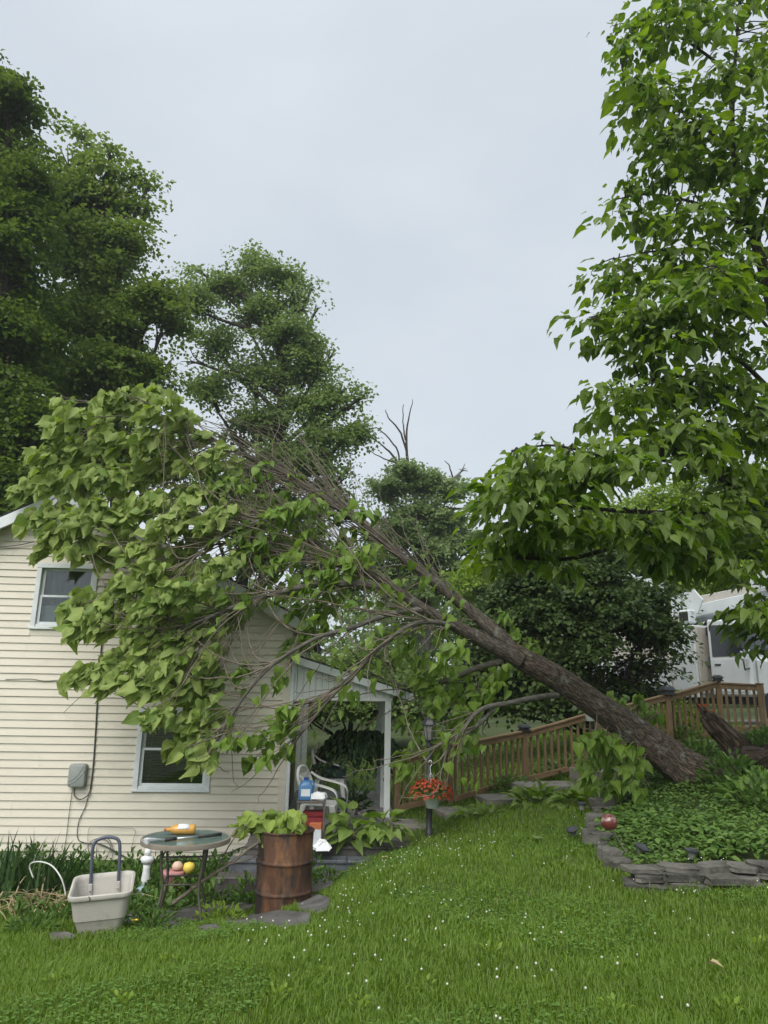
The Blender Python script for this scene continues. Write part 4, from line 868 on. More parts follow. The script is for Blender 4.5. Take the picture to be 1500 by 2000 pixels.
# ------------------------------------------------------------------ bed polygon on the ground (for the ground cover)
bed_px = [(1178, 1570), (1172, 1600), (1168, 1640), (1185, 1665), (1205, 1690), (1250, 1700), (1350, 1697), (1450, 1692), (1650, 1690)]
bed_edge = np.array([ground_at(*p)[:2] for p in bed_px])
BED = np.vstack([bed_edge, [[9.5, 6.6], [9.5, 12.3], [6.6, 12.4], [4.6, 12.2], [3.6, 11.6], [2.9, 10.4]]])
def inpoly(x, y, poly):
    c_ = np.zeros(x.shape, bool); n = len(poly); j = n - 1
    for i in range(n):
        xi, yi = poly[i]; xj, yj = poly[j]
        hit = ((yi > y) != (yj > y)) & (x < (xj - xi) * (y - yi) / (yj - yi + 1e-12) + xi); c_ ^= hit; j = i
    return c_

# ------------------------------------------------------------------ solar path lights and gazing ball
def solar(px, py, d_, lean, label, hgt=.24):
    c_ = P(px, py, d_); gz = G(c_[0], c_[1]); e_ = empty('solar_light', (c_[0], c_[1], gz), 0, label, 'path light', 'solar lights along the bed border'); e_.rotation_euler = (lean[0], lean[1], 0)
    hgt = max(.16, c_[2] - gz)
    MB().lathe([(0, -.05), (.012, -.05), (.012, hgt - .1), (.028, hgt - .095)], (0, 0, 0), 10).build('stake', M['black'], e_, smooth=True)
    MB().lathe([(.028, hgt - .095), (.045, hgt - .03), (.0, hgt - .03)], (0, 0, 0), 14).build('lens', M['lens'], e_, auto=40)
    MB().lathe([(.02, hgt - .03), (.068, hgt - .028), (.07, hgt - .012), (.05, hgt - .004), (.048, hgt - .008), (0, hgt - .008)], (0, 0, 0), 18).build('cap', M['black'], e_, auto=40)
solar(1124, 1621, 8.75, (.25, -.35), 'black solar path light leaning out over the lawn left of the stones')
solar(1136, 1577, 9.9, (0, .05), 'small black solar light at the lawn edge nearest the garden steps')
solar(1244, 1663, 7.7, (.35, .3), 'black solar light tilted in the bed beside the gazing ball stake')
solar(1349, 1668, 7.3, (.05, .1), 'upright black solar light in the bed behind the front stones')
solar(1187, 1562, 10.0, (.1, .2), 'black solar light at the far top end of the stone border')
c_ = P(1190, 1612, 8.0); q_ = ground_at(1245, 1690)
ballt = empty('gazing_ball_stake', (q_[0], q_[1], G(q_[0], q_[1])), 0, 'red and silver glass ball on a thin leaning garden stake', 'garden stake'); bo = np.array(ballt.location)
MB().tube([(0, 0, -.05), tuple(c_ - bo)], .006, 6).build('stake', M['bronze'], ballt, smooth=True)
MB().lathe([(.0001, -.085)] + [(.085 * math.cos(a), .085 * math.sin(a)) for a in np.linspace(-1.45, 1.45, 13)] + [(.0001, .085)], tuple(c_ - bo + np.array([0, 0, .03])), 20).build('ball', M['ball'], ballt, smooth=True)
# white hanger just visible behind the trunk
c_ = P(1148, 1350, 12.3)
hg = empty('plant_hanger', (c_[0], c_[1], G(c_[0], c_[1])), 0, 'thin white plant hanger showing behind the fallen trunk', 'plant hanger'); z_ = c_[2] - hg.location[2]
MB().tube(smooth_path([(0, 0, z_ - .05), (.004, 0, z_ + .06), (.018, 0, z_ + .1), (.03, 0, z_ + .08)], 12), .006, 6).build('hook', M['whiteplastic'], hg, smooth=True)
for sx in (-1, 0, 1): MB().tube([(0, 0, z_ - .04), (sx * .09 + .03, .05 * abs(sx), z_ - .3)], .004, 5).build('strand', M['whiteplastic'], hg)
MB().tube([(.03, 0, -.1), (.03, 0, z_ + .085)], .012, 8).build('pole', M['black'], hg)
MB().lathe([(0, z_ - .48), (.08, z_ - .48), (.11, z_ - .3), (0, z_ - .3)], (.03, .0, 0), 14).build('pot', M['potw'], hg, auto=40)

# ------------------------------------------------------------------ white bucket truck on the drive
tp = P(1455, 1400, 19.0); tz = EYE - .72
truck = empty('bucket_truck', (tp[0], tp[1], tz), R(-62), 'white utility bucket truck parked behind the railing and leaves', 'truck')
# local frame: +x forward, -y the side seen from the house
def tb(name, mat, a, b, parent=None, bevel=.02): return MB().b2(a, b).build(name, M[mat], parent or truck, bevel=bevel)
cab = MB(); cab.prism([(-.1, .75), (1.05, .75), (1.05, 1.72), (.72, 2.62), (-.1, 2.68)], -1.05, 1.05, 'y'); cb_ = cab.build('cab', M['truck'], truck, bevel=.05)
hood = MB(); hood.prism([(1.06, .75), (2.45, .72), (2.5, 1.2), (2.35, 1.5), (1.06, 1.70)], -.92, .92, 'y'); hood.build('hood', M['truck'], truck, bevel=.08)
for s in (-1, 1):
    dm = MB(); dm.prism([(.02, 1.72), (.92, 1.72), (.68, 2.48), (.02, 2.52)], s * 1.052, s * 1.062, 'y'); dm.build('side_window', M['truckglass'], cb_)
    MB().prism([(-.02, .85), (1.0, .85), (1.0, 1.66), (-.02, 1.66)], s * 1.052, s * 1.066, 'y').build('door', M['truck'], cb_, bevel=.01)
    tb('door_handle', 'black', (.08, s * 1.067, 1.5), (.25, s * 1.09, 1.54), cb_, .004)
    MB().tube(smooth_path([(1.0, s * 1.04, 2.45), (1.08, s * 1.3, 2.5), (1.1, s * 1.36, 2.4), (1.1, s * 1.36, 1.45), (1.05, s * 1.2, 1.4), (1.0, s * 1.02, 1.42)], 30), .018, 6).build('mirror_arm', M['black'], cb_, smooth=True)
    tb('mirror', 'black', (1.06, s * 1.26, 1.85), (1.17, s * 1.48, 2.38), cb_, .03); tb('mirror', 'chrome', (1.06, s * 1.27, 1.58), (1.17, s * 1.47, 1.82), cb_, .04)
    MB().lathe([(0, -.12), (.3, -.12), (.48, -.1), (.5, -.06), (.5, .06), (.48, .1), (.3, .12), (0, .12)], (0, 0, 0), 24).build('wheel', M['rubber'], truck, auto=40).matrix_local = Matrix.Translation((1.75, s * .95, .5)) @ Matrix.Rotation(R(90), 4, 'X')
    MB().lathe([(0, -.14), (.3, -.14), (.48, -.12), (.5, -.06), (.5, .06), (.48, .12), (.3, .14), (0, .14)], (0, 0, 0), 24).build('wheel', M['rubber'], truck, auto=40).matrix_local = Matrix.Translation((-2.9, s * .98, .5)) @ Matrix.Rotation(R(90), 4, 'X')
    tb('headlight', 'chrome', (2.44, s * .78 - .14, .95), (2.53, s * .78 + .14, 1.2), truck, .03)
ws = MB(); ws.add([(1.062, -.95, 1.76), (1.062, .95, 1.76), (.752, .9, 2.58), (.752, -.9, 2.58), (1.03, -.95, 1.75), (1.03, .95, 1.75), (.72, .9, 2.57), (.72, -.9, 2.57)], [(0, 1, 2, 3), (4, 7, 6, 5), (0, 4, 5, 1), (1, 5, 6, 2), (2, 6, 7, 3), (3, 7, 4, 0)]); ws.build('windshield', M['truckglass'], cb_)
tb('wiper', 'rubber', (1.05, -.5, 1.9), (1.07, .1, 1.92), cb_, 0)
tb('frame', 'black', (-5.3, -.5, .55), (2.3, .5, .74), truck, 0); tb('bumper', 'black', (2.5, -1.1, .5), (2.68, 1.1, .75), truck, .03)
# utility body: bulkhead, tall front compartment, side compartments with doors
fc = tb('front_compartment', 'truck', (-1.15, -1.22, .7), (-.35, 1.22, 2.55)); tb('bulkhead', 'truckbeige', (-.35, -1.18, .8), (-.3, 1.18, 2.5), fc, .01)
tb('roof_lip', 'truck', (-1.17, -1.24, 2.25), (-.33, 1.24, 2.29), fc, .005)
tb('compartment_door', 'truck', (-1.1, -1.24, .8), (-.42, -1.222, 2.2), fc, .01); tb('latch', 'black', (-.75, -1.255, 1.3), (-.68, -1.241, 1.46), fc, .004)
tb('sticker', 'green_sticker', (-.6, -1.243, 1.95), (-.48, -1.2405, 2.15), fc, 0)
tb('marker_light', 'chrome', (-.72, -1.25, 2.33), (-.5, -1.221, 2.5), fc, .03)
for i in range(3): tb('bracket', 'truckgrey', (-.3, -.9 + i * .28, 1.5 + .2 * (i % 2)), (-.26, -.75 + i * .28, 1.75 + .2 * (i % 2)), fc, .01)
MB().tube(smooth_path([(-.25, -.6, 1.9), (-.18, -.7, 1.5), (-.22, -.5, 1.2), (-.26, -.3, 1.0)], 16), .02, 6).build('hose', M['rubber'], fc, smooth=True)
bd = tb('service_body', 'truckbeige', (-5.2, -1.2, .75), (-1.16, 1.2, 1.75))
for i in range(4):
    x0 = -5.1 + i * 1.0; dr = tb('compartment_door', 'truck' if i % 2 else 'truckgrey', (x0, -1.222, .85), (x0 + .92, -1.202, 1.68), bd, .01); tb('latch', 'black', (x0 + .4, -1.24, 1.22), (x0 + .5, -1.223, 1.34), bd, .004)
MB().tube([(-1.7, -1.225, 1.15), (-1.35, -1.225, 1.5)], .015, 6).build('grab_rod', M['black'], bd)
MB().tube([(-1.55 + .2 * math.cos(a), -1.215, 1.05 + .2 * math.sin(a)) for a in np.linspace(0, 2 * math.pi, 21)], .012, 5).build('filler_ring', M['truckbeige'], bd, smooth=True)
tb('chip_box', 'truckbeige', (-5.2, -1.0, 1.76), (-2.6, 1.0, 2.9))
# boom: turret, lower and upper booms folded forward over the cab, bucket at the tip
MB().lathe([(0, 0), (.42, 0), (.42, .3), (.34, .35), (.3, 1.1), (0, 1.1)], (-1.8, 0, 1.76), 20).build('turret', M['truckbeige'], truck, auto=40)
def beam(name, mat, a, b, w0, w1, h0, h1, bev=.02):
    a, b = np.array(a, float), np.array(b, float); m = MB(); m.loft([[tuple(p_ + np.array([0, s1 * w_, s2 * h_])) for s1, s2 in ((-1, -1), (1, -1), (1, 1), (-1, 1))] for p_, w_, h_ in ((a, w0, h0), (b, w1, h1))]); return m.build(name, M[mat], truck, bevel=bev)
beam('lower_boom', 'truck', (-2.1, .1, 2.95), (2.6, -.1, 3.35), .17, .15, .2, .17); beam('upper_boom', 'truckbeige', (2.7, .35, 3.6), (-1.9, .35, 3.35), .13, .12, .15, .13)
MB().tube([(-1.3, -.25, 2.75), (.6, -.2, 3.0)], .09, 12).build('lift_cylinder', M['truckgrey'], truck, smooth=True); MB().tube([(.6, -.2, 3.0), (1.6, -.15, 3.2)], .05, 10).build('lift_rod', M['chrome'], truck, smooth=True)
hd = MB(); hd.prism([(-1.3, 2.9), (-.55, 2.9), (-.35, 3.25), (-.6, 3.55), (-1.45, 3.4)], -.75, -.70, 'y'); hd.build('boom_cover', M['truck'], truck, bevel=.01)
hd = MB(); hd.prism([(.9, 3.35), (1.9, 3.45), (2.2, 3.75), (1.6, 3.95), (.8, 3.7)], -.42, -.38, 'y'); hd.build('boom_cover', M['truck'], truck, bevel=.01)
tb('flood_light', 'truck', (-.85, -1.15, 2.62), (-.5, -.85, 2.98), truck, .04); tb('flood_lens', 'rubber', (-.82, -1.165, 2.68), (-.53, -1.151, 2.92), truck, .01)
MB().lathe([(0, 0), (.36, 0), (.42, .1), (.42, 1.0), (.45, 1.02), (.45, 1.06), (.4, 1.06), (.38, .1), (0, .06)], (-2.6, -.2, 3.1), 20).build('bucket', M['truck'], truck, auto=40)
tb('hose_reel', 'rubber', (-.3, -.85, 2.3), (-.05, -.2, 2.52), truck, .03)

# drive under the truck
dv_ = MB(); xs = np.linspace(6.4, 44, 30)
pts0 = [(x, 16.6 + .02 * x, G(x, 16.6 + .02 * x) + .012) for x in xs]; pts1 = [(x, 23.5, G(x, 23.5) + .012) for x in xs]
dv_.add(pts0 + pts1, [(i, i + 1, 30 + i + 1, 30 + i) for i in range(29)]); M['gravel'] = pm('gravel_drive', (.22, .21, .19), (.14, .13, .12), 40, .95, .5, 90)
props(dv_.build('driveway', M['gravel']), kind='structure')
# ------------------------------------------------------------------ tree tools
def trunk_mesh(mb, pts, rad, n, sides, seed, ridge=.06, flare=None):
    """a limb with bark relief: furrows run along it"""
    r = np.random.default_rng(seed); q = smooth_path(pts, n); t = np.linspace(0, 1, n); rr = np.interp(t, np.linspace(0, 1, len(rad)), rad)
    b0 = len(mb.v); mb.tube(q, rr, sides); V = np.array(mb.v[b0:b0 + n * sides]).reshape(n, sides, 3)
    ph = np.cumsum(r.normal(0, .25, (n, 3)), 0); a = np.arange(sides) * 2 * math.pi / sides
    k = 1 + ridge * (.6 * np.sin(a[None] * 7 + ph[:, :1]) + .5 * np.sin(a[None] * 11 - ph[:, 1:2] * 1.3) + .3 * np.sin(a[None] * 3 + ph[:, 2:3])) + r.normal(0, ridge * .25, (n, sides))
    V = q[:, None] + (V - q[:, None]) * k[..., None]
    mb.v[b0:b0 + n * sides] = [tuple(p) for p in V.reshape(-1, 3)]
    return q
def wiggle(p, amp, seed):
    r = np.random.default_rng(seed); n = len(p); w_ = np.cumsum(r.normal(0, 1, (n, 3)), 0); w_ -= np.linspace(0, 1, n)[:, None] * w_[-1]; s = np.linspace(0, 1, n)[:, None]
    return p + w_ * amp * np.sqrt(s)
def split_leaves(root, off, mats, tm, pos, tip, normal, size, which, nobj=300):
    """the leaves that show largest become parts of their own, the rest one joined mass"""
    pos = np.asarray(pos); c = pos + nrm(tip) * size[:, None] * .5; pr = proj(c)
    X, Y, Z = frames(tip, normal); vd = nrm(c - ORG); face = np.abs((Z * vd).sum(1)); sc_ = size / pr[:, 2] * F
    ok = (pr[:, 0] > 5) & (pr[:, 0] < 1495) & (pr[:, 1] > 5) & (pr[:, 1] < 1995)
    cell = (pr[:, 0] // 12).astype(int) * 1000 + (pr[:, 1] // 12).astype(int); order = np.argsort(pr[:, 2]); front = np.zeros(len(pos), bool)
    seen = set()
    for i in order:
        if not ok[i]: continue
        cx, cy = int(pr[i, 0] // 12), int(pr[i, 1] // 12)
        if (cx, cy) in seen: continue
        front[i] = True
        h = int(sc_[i] * .3 // 12)
        for a in range(-h, h + 1):
            for b in range(-h, h + 1): seen.add((cx + a, cy + b))
    score = np.where(front, sc_ * sc_ * (.25 + face), -1); top = np.argsort(-score)[:nobj]; top = top[score[top] > 0]
    me_ = {}
    for i in top:
        ti = int(i) % len(tm[which[i]]); key = (which[i], ti)
        if key not in me_: tv, tf = tm[which[i]][ti]; me_[key] = np_mesh('leaf', tv, [tf], M[mats[which[i]]], uv=tv[:, :2])
        o = bpy.data.objects.new('leaf', me_[key]); link(o, root)
        m = Matrix(((X[i][0], Y[i][0], Z[i][0]), (X[i][1], Y[i][1], Z[i][1]), (X[i][2], Y[i][2], Z[i][2])))
        o.location = tuple(pos[i] - off); o.rotation_euler = m.to_euler(); s_ = float(size[i]); o.scale = (s_, s_, s_)
    keep = np.ones(len(pos), bool); keep[top] = False
    for k, mn in enumerate(mats):
        m = keep & (which == k)
        if m.any(): scatter('foliage', tm[k], pos[m], tip[m], normal[m], size[m], M[mn], root, off, 'stuff')

# ------------------------------------------------------------------ the fallen catalpa
base = P(1352, 1512, 10.0)
ft = empty('fallen_tree', (base[0], base[1], G(base[0], base[1])), 0, 'uprooted catalpa leaning from the bed across onto the house roof', 'tree'); FTO = np.array(ft.location)
def PP(l): return [P(*p) for p in l]
mb = MB()
tr = trunk_mesh(mb, PP([(1392, 1535, 9.95), (1352, 1512, 10.0), (1300, 1474, 10.1), (1240, 1430, 10.2), (1165, 1378, 10.25), (1090, 1326, 10.3), (1030, 1293, 10.35), (985, 1265, 10.4)]), [.30, .27, .232, .207, .186, .17, .162, .142], 110, 44, 3, .045)
mb.build('trunk', M['catbark'], ft, FTO, smooth=True)
mb = MB()
stA = trunk_mesh(mb, PP([(1010, 1278, 10.38), (965, 1232, 10.4), (900, 1178, 10.5), (830, 1122, 10.6), (760, 1068, 10.7), (690, 1012, 10.8), (610, 955, 10.9), (510, 905, 11.0), (400, 850, 11.0), (300, 810, 11.0)]), [.115, .10, .082, .072, .062, .052, .042, .032, .022, .012], 130, 22, 4, .05)
mb.build('stem', M['stembark'], ft, FTO, smooth=True)
mb = MB()
stB = trunk_mesh(mb, PP([(1020, 1290, 10.3), (965, 1262, 10.3), (900, 1228, 10.25), (830, 1190, 10.2), (770, 1150, 10.2), (700, 1112, 10.2), (620, 1095, 10.2), (540, 1078, 10.25), (450, 1060, 10.3)]), [.125, .105, .088, .075, .062, .048, .036, .027, .015], 120, 22, 5, .05)
mb.build('stem', M['stembark'], ft, FTO, smooth=True)
mb = MB()
stC = trunk_mesh(mb, PP([(770, 1150, 10.2), (690, 1140, 10.1), (600, 1145, 10.0), (500, 1170, 9.95), (420, 1200, 9.9), (350, 1230, 9.9)]), [.06, .05, .04, .033, .025, .014], 60, 12, 6, .03)
stD = trunk_mesh(mb, PP([(830, 1190, 10.2), (760, 1200, 10.0), (690, 1225, 9.9), (610, 1250, 9.85), (520, 1310, 9.8), (450, 1400, 9.8), (420, 1460, 9.8)]), [.05, .042, .034, .028, .022, .016, .008], 60, 10, 7, .03)
stE = trunk_mesh(mb, PP([(1090, 1358, 10.25), (1050, 1362, 10.0), (1000, 1372, 9.8), (940, 1386, 9.7), (905, 1424, 9.65), (876, 1460, 9.6), (858, 1530, 9.55)]), [.042, .038, .034, .03, .023, .017, .008], 60, 12, 8, .04)
stF = trunk_mesh(mb, PP([(985, 1290, 10.35), (930, 1305, 10.6), (870, 1330, 10.9), (810, 1342, 11.2), (760, 1330, 11.4)]), [.05, .042, .034, .026, .012], 40, 10, 9, .03)
stG = trunk_mesh(mb, PP([(900, 1228, 10.25), (850, 1215, 10.0), (800, 1222, 9.8), (745, 1262, 9.7), (700, 1310, 9.65), (650, 1360, 9.6), (600, 1420, 9.6)]), [.04, .035, .03, .024, .02, .014, .006], 60, 9, 10, .03)
stH = trunk_mesh(mb, PP([(690, 1012, 10.8), (620, 1000, 10.5), (540, 1010, 10.3), (450, 1040, 10.1), (360, 1100, 10.0)]), [.05, .04, .032, .024, .01], 50, 10, 12, .03)
stI = trunk_mesh(mb, PP([(965, 1385, 9.75), (930, 1420, 9.9), (895, 1440, 10.0), (860, 1452, 10.2)]), [.03, .025, .018, .008], 24, 8, 13, .03)
mb.build('limb', M['greybark'], ft, FTO, smooth=True)
stems = [stA, stB, stC, stD, stE, stF, stG, stH, stI]
stems.append(tr); allst = np.concatenate(stems); alldir = np.concatenate([nrm(np.gradient(s, axis=0)) for s in stems])
# leaf clumps: (px, py, radius px, depth, kind)  kind 0 wilted pale, 1 fresh
CL = []
def cl(lst, d0, d1, k): 
    for a, b, r in lst: CL.append((a, b, r, d0 + (d1 - d0) * rng.random(), k))
cl([(125, 815, 42), (185, 800, 38), (255, 790, 44), (310, 795, 40), (350, 815, 30), (100, 880, 48), (165, 865, 50), (235, 860, 48), (300, 850, 40), (58, 940, 38), (130, 940, 52), (200, 930, 50), (270, 930, 45), (330, 900, 36), (62, 1005, 38), (130, 1010, 52), (200, 1005, 52), (270, 1000, 50), (330, 970, 40), (85, 1058, 34), (150, 1065, 40), (225, 1075, 46), (300, 1055, 50)], 10.0, 10.9, 0)
cl([(265, 1125, 42), (325, 1120, 48), (250, 1160, 34), (385, 1060, 44), (345, 1010, 42), (390, 1120, 36), (370, 1180, 42), (420, 1010, 34)], 9.9, 10.6, 0)
cl([(310, 1215, 36), (285, 1270, 34), (350, 1255, 40), (295, 1325, 38), (365, 1320, 42), (330, 1375, 36), (365, 1430, 36), (402, 1475, 26), (425, 1400, 28), (410, 1280, 30), (250, 1310, 26), (330, 1170, 38)], 9.7, 10.3, 0)
cl([(140, 1175, 34), (185, 1190, 36), (160, 1225, 34), (215, 1215, 26), (145, 1320, 30), (190, 1300, 36), (230, 1280, 30), (205, 1335, 24)], 9.8, 10.2, 0)
cl([(450, 950, 36), (500, 985, 36), (550, 1000, 36), (610, 985, 30), (480, 1080, 34), (520, 1135, 36), (560, 1090, 34), (620, 1130, 34), (680, 1050, 36), (440, 1220, 26), (700, 1090, 26), (580, 1050, 34), (420, 930, 34), (650, 1010, 26), (460, 1160, 26), (640, 1180, 28), (720, 1000, 20)], 9.9, 10.8, 1)
cl([(515, 1430, 36), (545, 1470, 26), (500, 1480, 18), (570, 1410, 22), (545, 1330, 20), (480, 1300, 22), (450, 1450, 20), (570, 1380, 18)], 9.5, 10.0, 1)
cl([(860, 1335, 44), (905, 1390, 46), (830, 1420, 38), (800, 1480, 32), (935, 1365, 40), (960, 1330, 34), (820, 1310, 36), (900, 1300, 36), (615, 1225, 32), (580, 1255, 28), (850, 1470, 34), (900, 1450, 22), (740, 1250, 28), (830, 1530, 18)], 10.3, 11.3, 1)
cl([(1155, 1440, 30), (1165, 1475, 34), (1200, 1490, 38), (1235, 1520, 34), (1195, 1535, 26), (1250, 1490, 28), (1215, 1455, 24), (1140, 1500, 20)], 9.6, 10.3, 1)
cl([(1222, 1385, 24), (1255, 1405, 26), (1280, 1395, 16), (1195, 1360, 12), (1250, 1370, 16)], 10.6, 10.9, 1)
cl([(1045, 1260, 20), (1005, 1230, 14), (1020, 1290, 14), (985, 1205, 10)], 10.4, 10.5, 1)
cl([(380, 1235, 36), (330, 1290, 36), (400, 1350, 34), (385, 1395, 32), (345, 1335, 34), (300, 1170, 38), (410, 1180, 34), (365, 1150, 40), (430, 1110, 36), (280, 1220, 32), (310, 1395, 28), (385, 1450, 30), (420, 1330, 24)], 9.6, 10.3, 2)
cl([(390, 850, 26), (385, 905, 30), (425, 880, 24), (400, 960, 32), (455, 905, 22), (440, 1000, 30), (350, 840, 26), (300, 770, 20), (220, 768, 22), (110, 782, 20)], 10.2, 11.0, 0)
cl([(470, 1040, 34), (520, 1050, 34), (560, 1150, 32), (600, 1040, 32), (640, 1090, 34), (480, 1190, 26), (590, 1190, 30), (660, 1140, 30), (500, 930, 30), (560, 950, 26), (800, 1250, 26), (870, 1280, 30)], 9.8, 10.8, 1)
pos, tip, nor, siz, whi = [], [], [], [], []
tw = MB()
for ci, (a, b, r, d, kd) in enumerate(CL):
    if kd == 0: a += 24 * max(0, 1 - a / 300); r *= .94
    c = P(a, b, d); rw = r * d / F
    # carrying branch
    pr_ = proj(allst); cand = (pr_[:, 0] > a + 10) if a < 760 else np.ones(len(allst), bool)
    dist = np.linalg.norm(allst - c, axis=1) + (0 if a > 760 else -.15 * np.abs(allst[:, 0] - c[0])); dist[~cand] += 50; ontr = np.arange(len(allst)) >= len(allst) - len(tr); dist[ontr != (a > 1100)] += 20
    dn = np.linalg.norm(allst - c, axis=1); okk = np.where((dist < 15) & (dn > .5) & (dn < 2.6) & (pr_[:, 0] > a + 50))[0] if a < 760 else []
    k = rng.choice(okk) if len(okk) else rng.choice(np.argsort(dist)[:10]); s0, sd = allst[k], alldir[k]
    ln = np.linalg.norm(c - s0)
    p_ = bez(s0, s0 + sd * ln * .45, c + (s0 - c) * .25 + np.array([.1, 0, .12]) * min(1, ln), c, 14); p_ = wiggle(p_, .022 * min(1, ln), 500 + ci)
    tw.tube(p_, np.linspace(min(.014, .005 + .005 * ln), .004, 14), 6)
    for j in range(4):
        e1 = c + rand_unit(1)[0] * rw * np.array([1, .8, .8]); m0 = p_[8 + j]; tw.tube(wiggle(bez(m0, m0 + (c - m0) * .5, e1, e1, 6), .008, 900 + ci * 7 + j), np.linspace(.006, .003, 6), 4)
    n = int((r / 40) ** 2 * (46 if kd != 1 else 34)) + 4
    u = rand_unit(n); rad = rng.uniform(0, 1, n) ** .5
    sdv = nrm(np.array([-.8, -.15, -.35 - .3 * rng.random()]) + rand_unit(1)[0] * .3) if a < 760 else nrm(np.array([-.3, -.1, -.5]) + rand_unit(1)[0] * .6)
    tt = rng.uniform(-1, 1, n); q = c + sdv * (tt * rw * 1.25)[:, None] + u * (rad * rw * .62 * (1.05 - .5 * np.maximum(tt, 0)))[:, None]
    if kd != 1:   # wind-blown wilted leaves: hang down and to the left, undersides turned to the viewer
        t_ = np.array([-.42, -.2, -.85]) + rand_unit(n) * .5 + u * .3; nn = np.array([-.25, .8, -.25]) + rand_unit(n) * .6
        s_ = (.09 + .17 * rng.random(n) ** 1.2) * (1 if kd == 0 else .9); wk = (rng.random(n) < .55).astype(int) if kd == 2 else np.where(rng.random(n) < .85, 0, 1)
    else:
        t_ = np.array([-.25, -.2, -.8]) + rand_unit(n) * .6 + u * .4; nn = np.array([0, -.35, .8]) + rand_unit(n) * .55
        s_ = rng.uniform(.09, .19, n); wk = np.full(n, 1)
    pos.append(q); tip.append(t_); nor.append(nn); siz.append(s_); whi.append(wk)
# the bare sweep of long twigs between fork and crown, and stray twigs
for j in range(100):
    sq = (stA, stA, stB, stH)[j % 4]; k = rng.integers(int(len(sq) * .3), int(len(sq) * .85)); s0, sd = sq[k], nrm(np.gradient(sq, axis=0))[k]
    e1 = P(rng.uniform(250, 540), rng.uniform(800, 960) + (0 if sq is stA else 90), rng.uniform(10.1, 11.4)); ln = np.linalg.norm(e1 - s0)
    if ln < .5 or e1[0] > s0[0]: continue
    tw.tube(wiggle(bez(s0, s0 + sd * ln * .4 + rand_unit(1)[0] * .1, e1 + np.array([.5, 0, .1]) + rand_unit(1)[0] * .15, e1, 14), .024, 2000 + j), np.linspace(.011, .003, 14), 5)
for j in range(240):
    k = rng.integers(0, len(allst)); s0, sd = allst[k], alldir[k]; ln = rng.uniform(.4, 1.3); e1 = s0 + (sd * .7 + rand_unit(1)[0] * .7 + np.array([-.2, 0, -.1])) * ln
    if proj(s0[None])[0, 0] > 1000 or k >= len(allst) - len(tr): continue
    tw.tube(wiggle(bez(s0, s0 + sd * ln * .4, e1, e1, 9), .026, 3000 + j), np.linspace(.009, .0025, 9), 5)
for j in range(34):                                       # pale bare shoots standing off the upper stem
    k = rng.integers(25, 85); s0, sd = stA[k], nrm(np.gradient(stA, axis=0))[k]; ln = rng.uniform(.5, 1.4); e1 = s0 + (sd * .9 + np.array([.1, .1, .55]) + rand_unit(1)[0] * .25) * ln
    tw.tube(wiggle(bez(s0, s0 + sd * ln * .5, e1, e1, 9), .022, 4000 + j), np.linspace(.008, .0025, 9), 5)
tw.build('twigs', M['twig'], ft, FTO, smooth=True)['kind'] = 'stuff'
# stray leaves along twigs
n = 420; k = rng.integers(0, len(allst), n); k = k[(proj(allst[k])[:, 0] < 900) & (k < len(allst) - len(tr))]; n = len(k)
pos.append(allst[k] + rand_unit(n) * rng.uniform(.1, .55, (n, 1))); tip.append(np.array([-.3, -.1, -.7]) + rand_unit(n) * .7); nor.append(np.array([0, -.3, .8]) + rand_unit(n) * .6); siz.append(rng.uniform(.09, .19, n)); whi.append(np.full(n, 1))
pos, tip, nor, siz, whi = map(np.concatenate, (pos, tip, nor, siz, whi))
# keep leaves off the wall plane
ly_ = (pos - HC) @ EYV; lx_ = (pos - HC) @ EX; lz_ = pos[:, 2] - HZ
bad = (ly_ > -.30) & (lx_ < .1) & (lz_ < PKZ + .2 - SL * np.abs(lx_ - PKX)); pos[bad] -= EYV * (ly_[bad] + .30 + rng.random(bad.sum()) * .3)[:, None]
split_leaves(ft, FTO, ['leaf_pale', 'leaf_fresh'], [WILT, HEARTF], pos, tip, nor, siz, whi, 300)
print('fallen leaves', len(pos))
# root plate and broken stub
mb = MB(); rootc = P(1455, 1520, 9.9)
for j in range(26):
    a = rng.uniform(0, 2 * math.pi); rr = rng.uniform(.15, .55); e1 = rootc + np.array([rng.uniform(-.1, .5), math.cos(a) * rr, math.sin(a) * rr * .9 + .1])
    s0 = P(1395, 1530, 9.95) + rand_unit(1)[0] * .12
    mb.tube(wiggle(bez(s0, s0 + np.array([.2, 0, -.02]), e1, e1 + rand_unit(1)[0] * .2, 9), .02, 5000 + j), np.linspace(rng.uniform(.03, .07), .008, 9), 7)
mb.build('roots', M['rot'], ft, FTO, smooth=True)
m = rock(77, .75, .7, .62); o = m.build('root_ball', M['root'], ft, smooth=True); o.location = tuple(P(1478, 1512, 10.1) - FTO)
sp = P(1372, 1395, 10.9); stump = empty('broken_stump', tuple(P(1445, 1500, 10.5)), 0, 'dark rotten broken stump leaning left behind the trunk base', 'stump'); SO = np.array(stump.location)
mb = MB(); trunk_mesh(mb, PP([(1470, 1510, 10.6), (1448, 1470, 10.6), (1420, 1440, 10.7), (1392, 1412, 10.8), (1378, 1396, 10.85)]), [.22, .19, .16, .14, .10], 40, 26, 21, .12); mb.build('trunk', M['rot'], stump, SO, smooth=True)
mb = MB()
for j in range(9):
    a = rng.uniform(0, 6.28); s0 = P(1385, 1404, 10.83) + np.array([math.cos(a) * .06, math.sin(a) * .09, math.sin(a) * .06]); mb.tube([s0, s0 + (P(1366, 1378, 10.9) - P(1385, 1404, 10.83)) * rng.uniform(.5, 1.2) + rand_unit(1)[0] * .02], [.03, .003], 5)
mb.build('splinters', M['rot'], stump, SO)
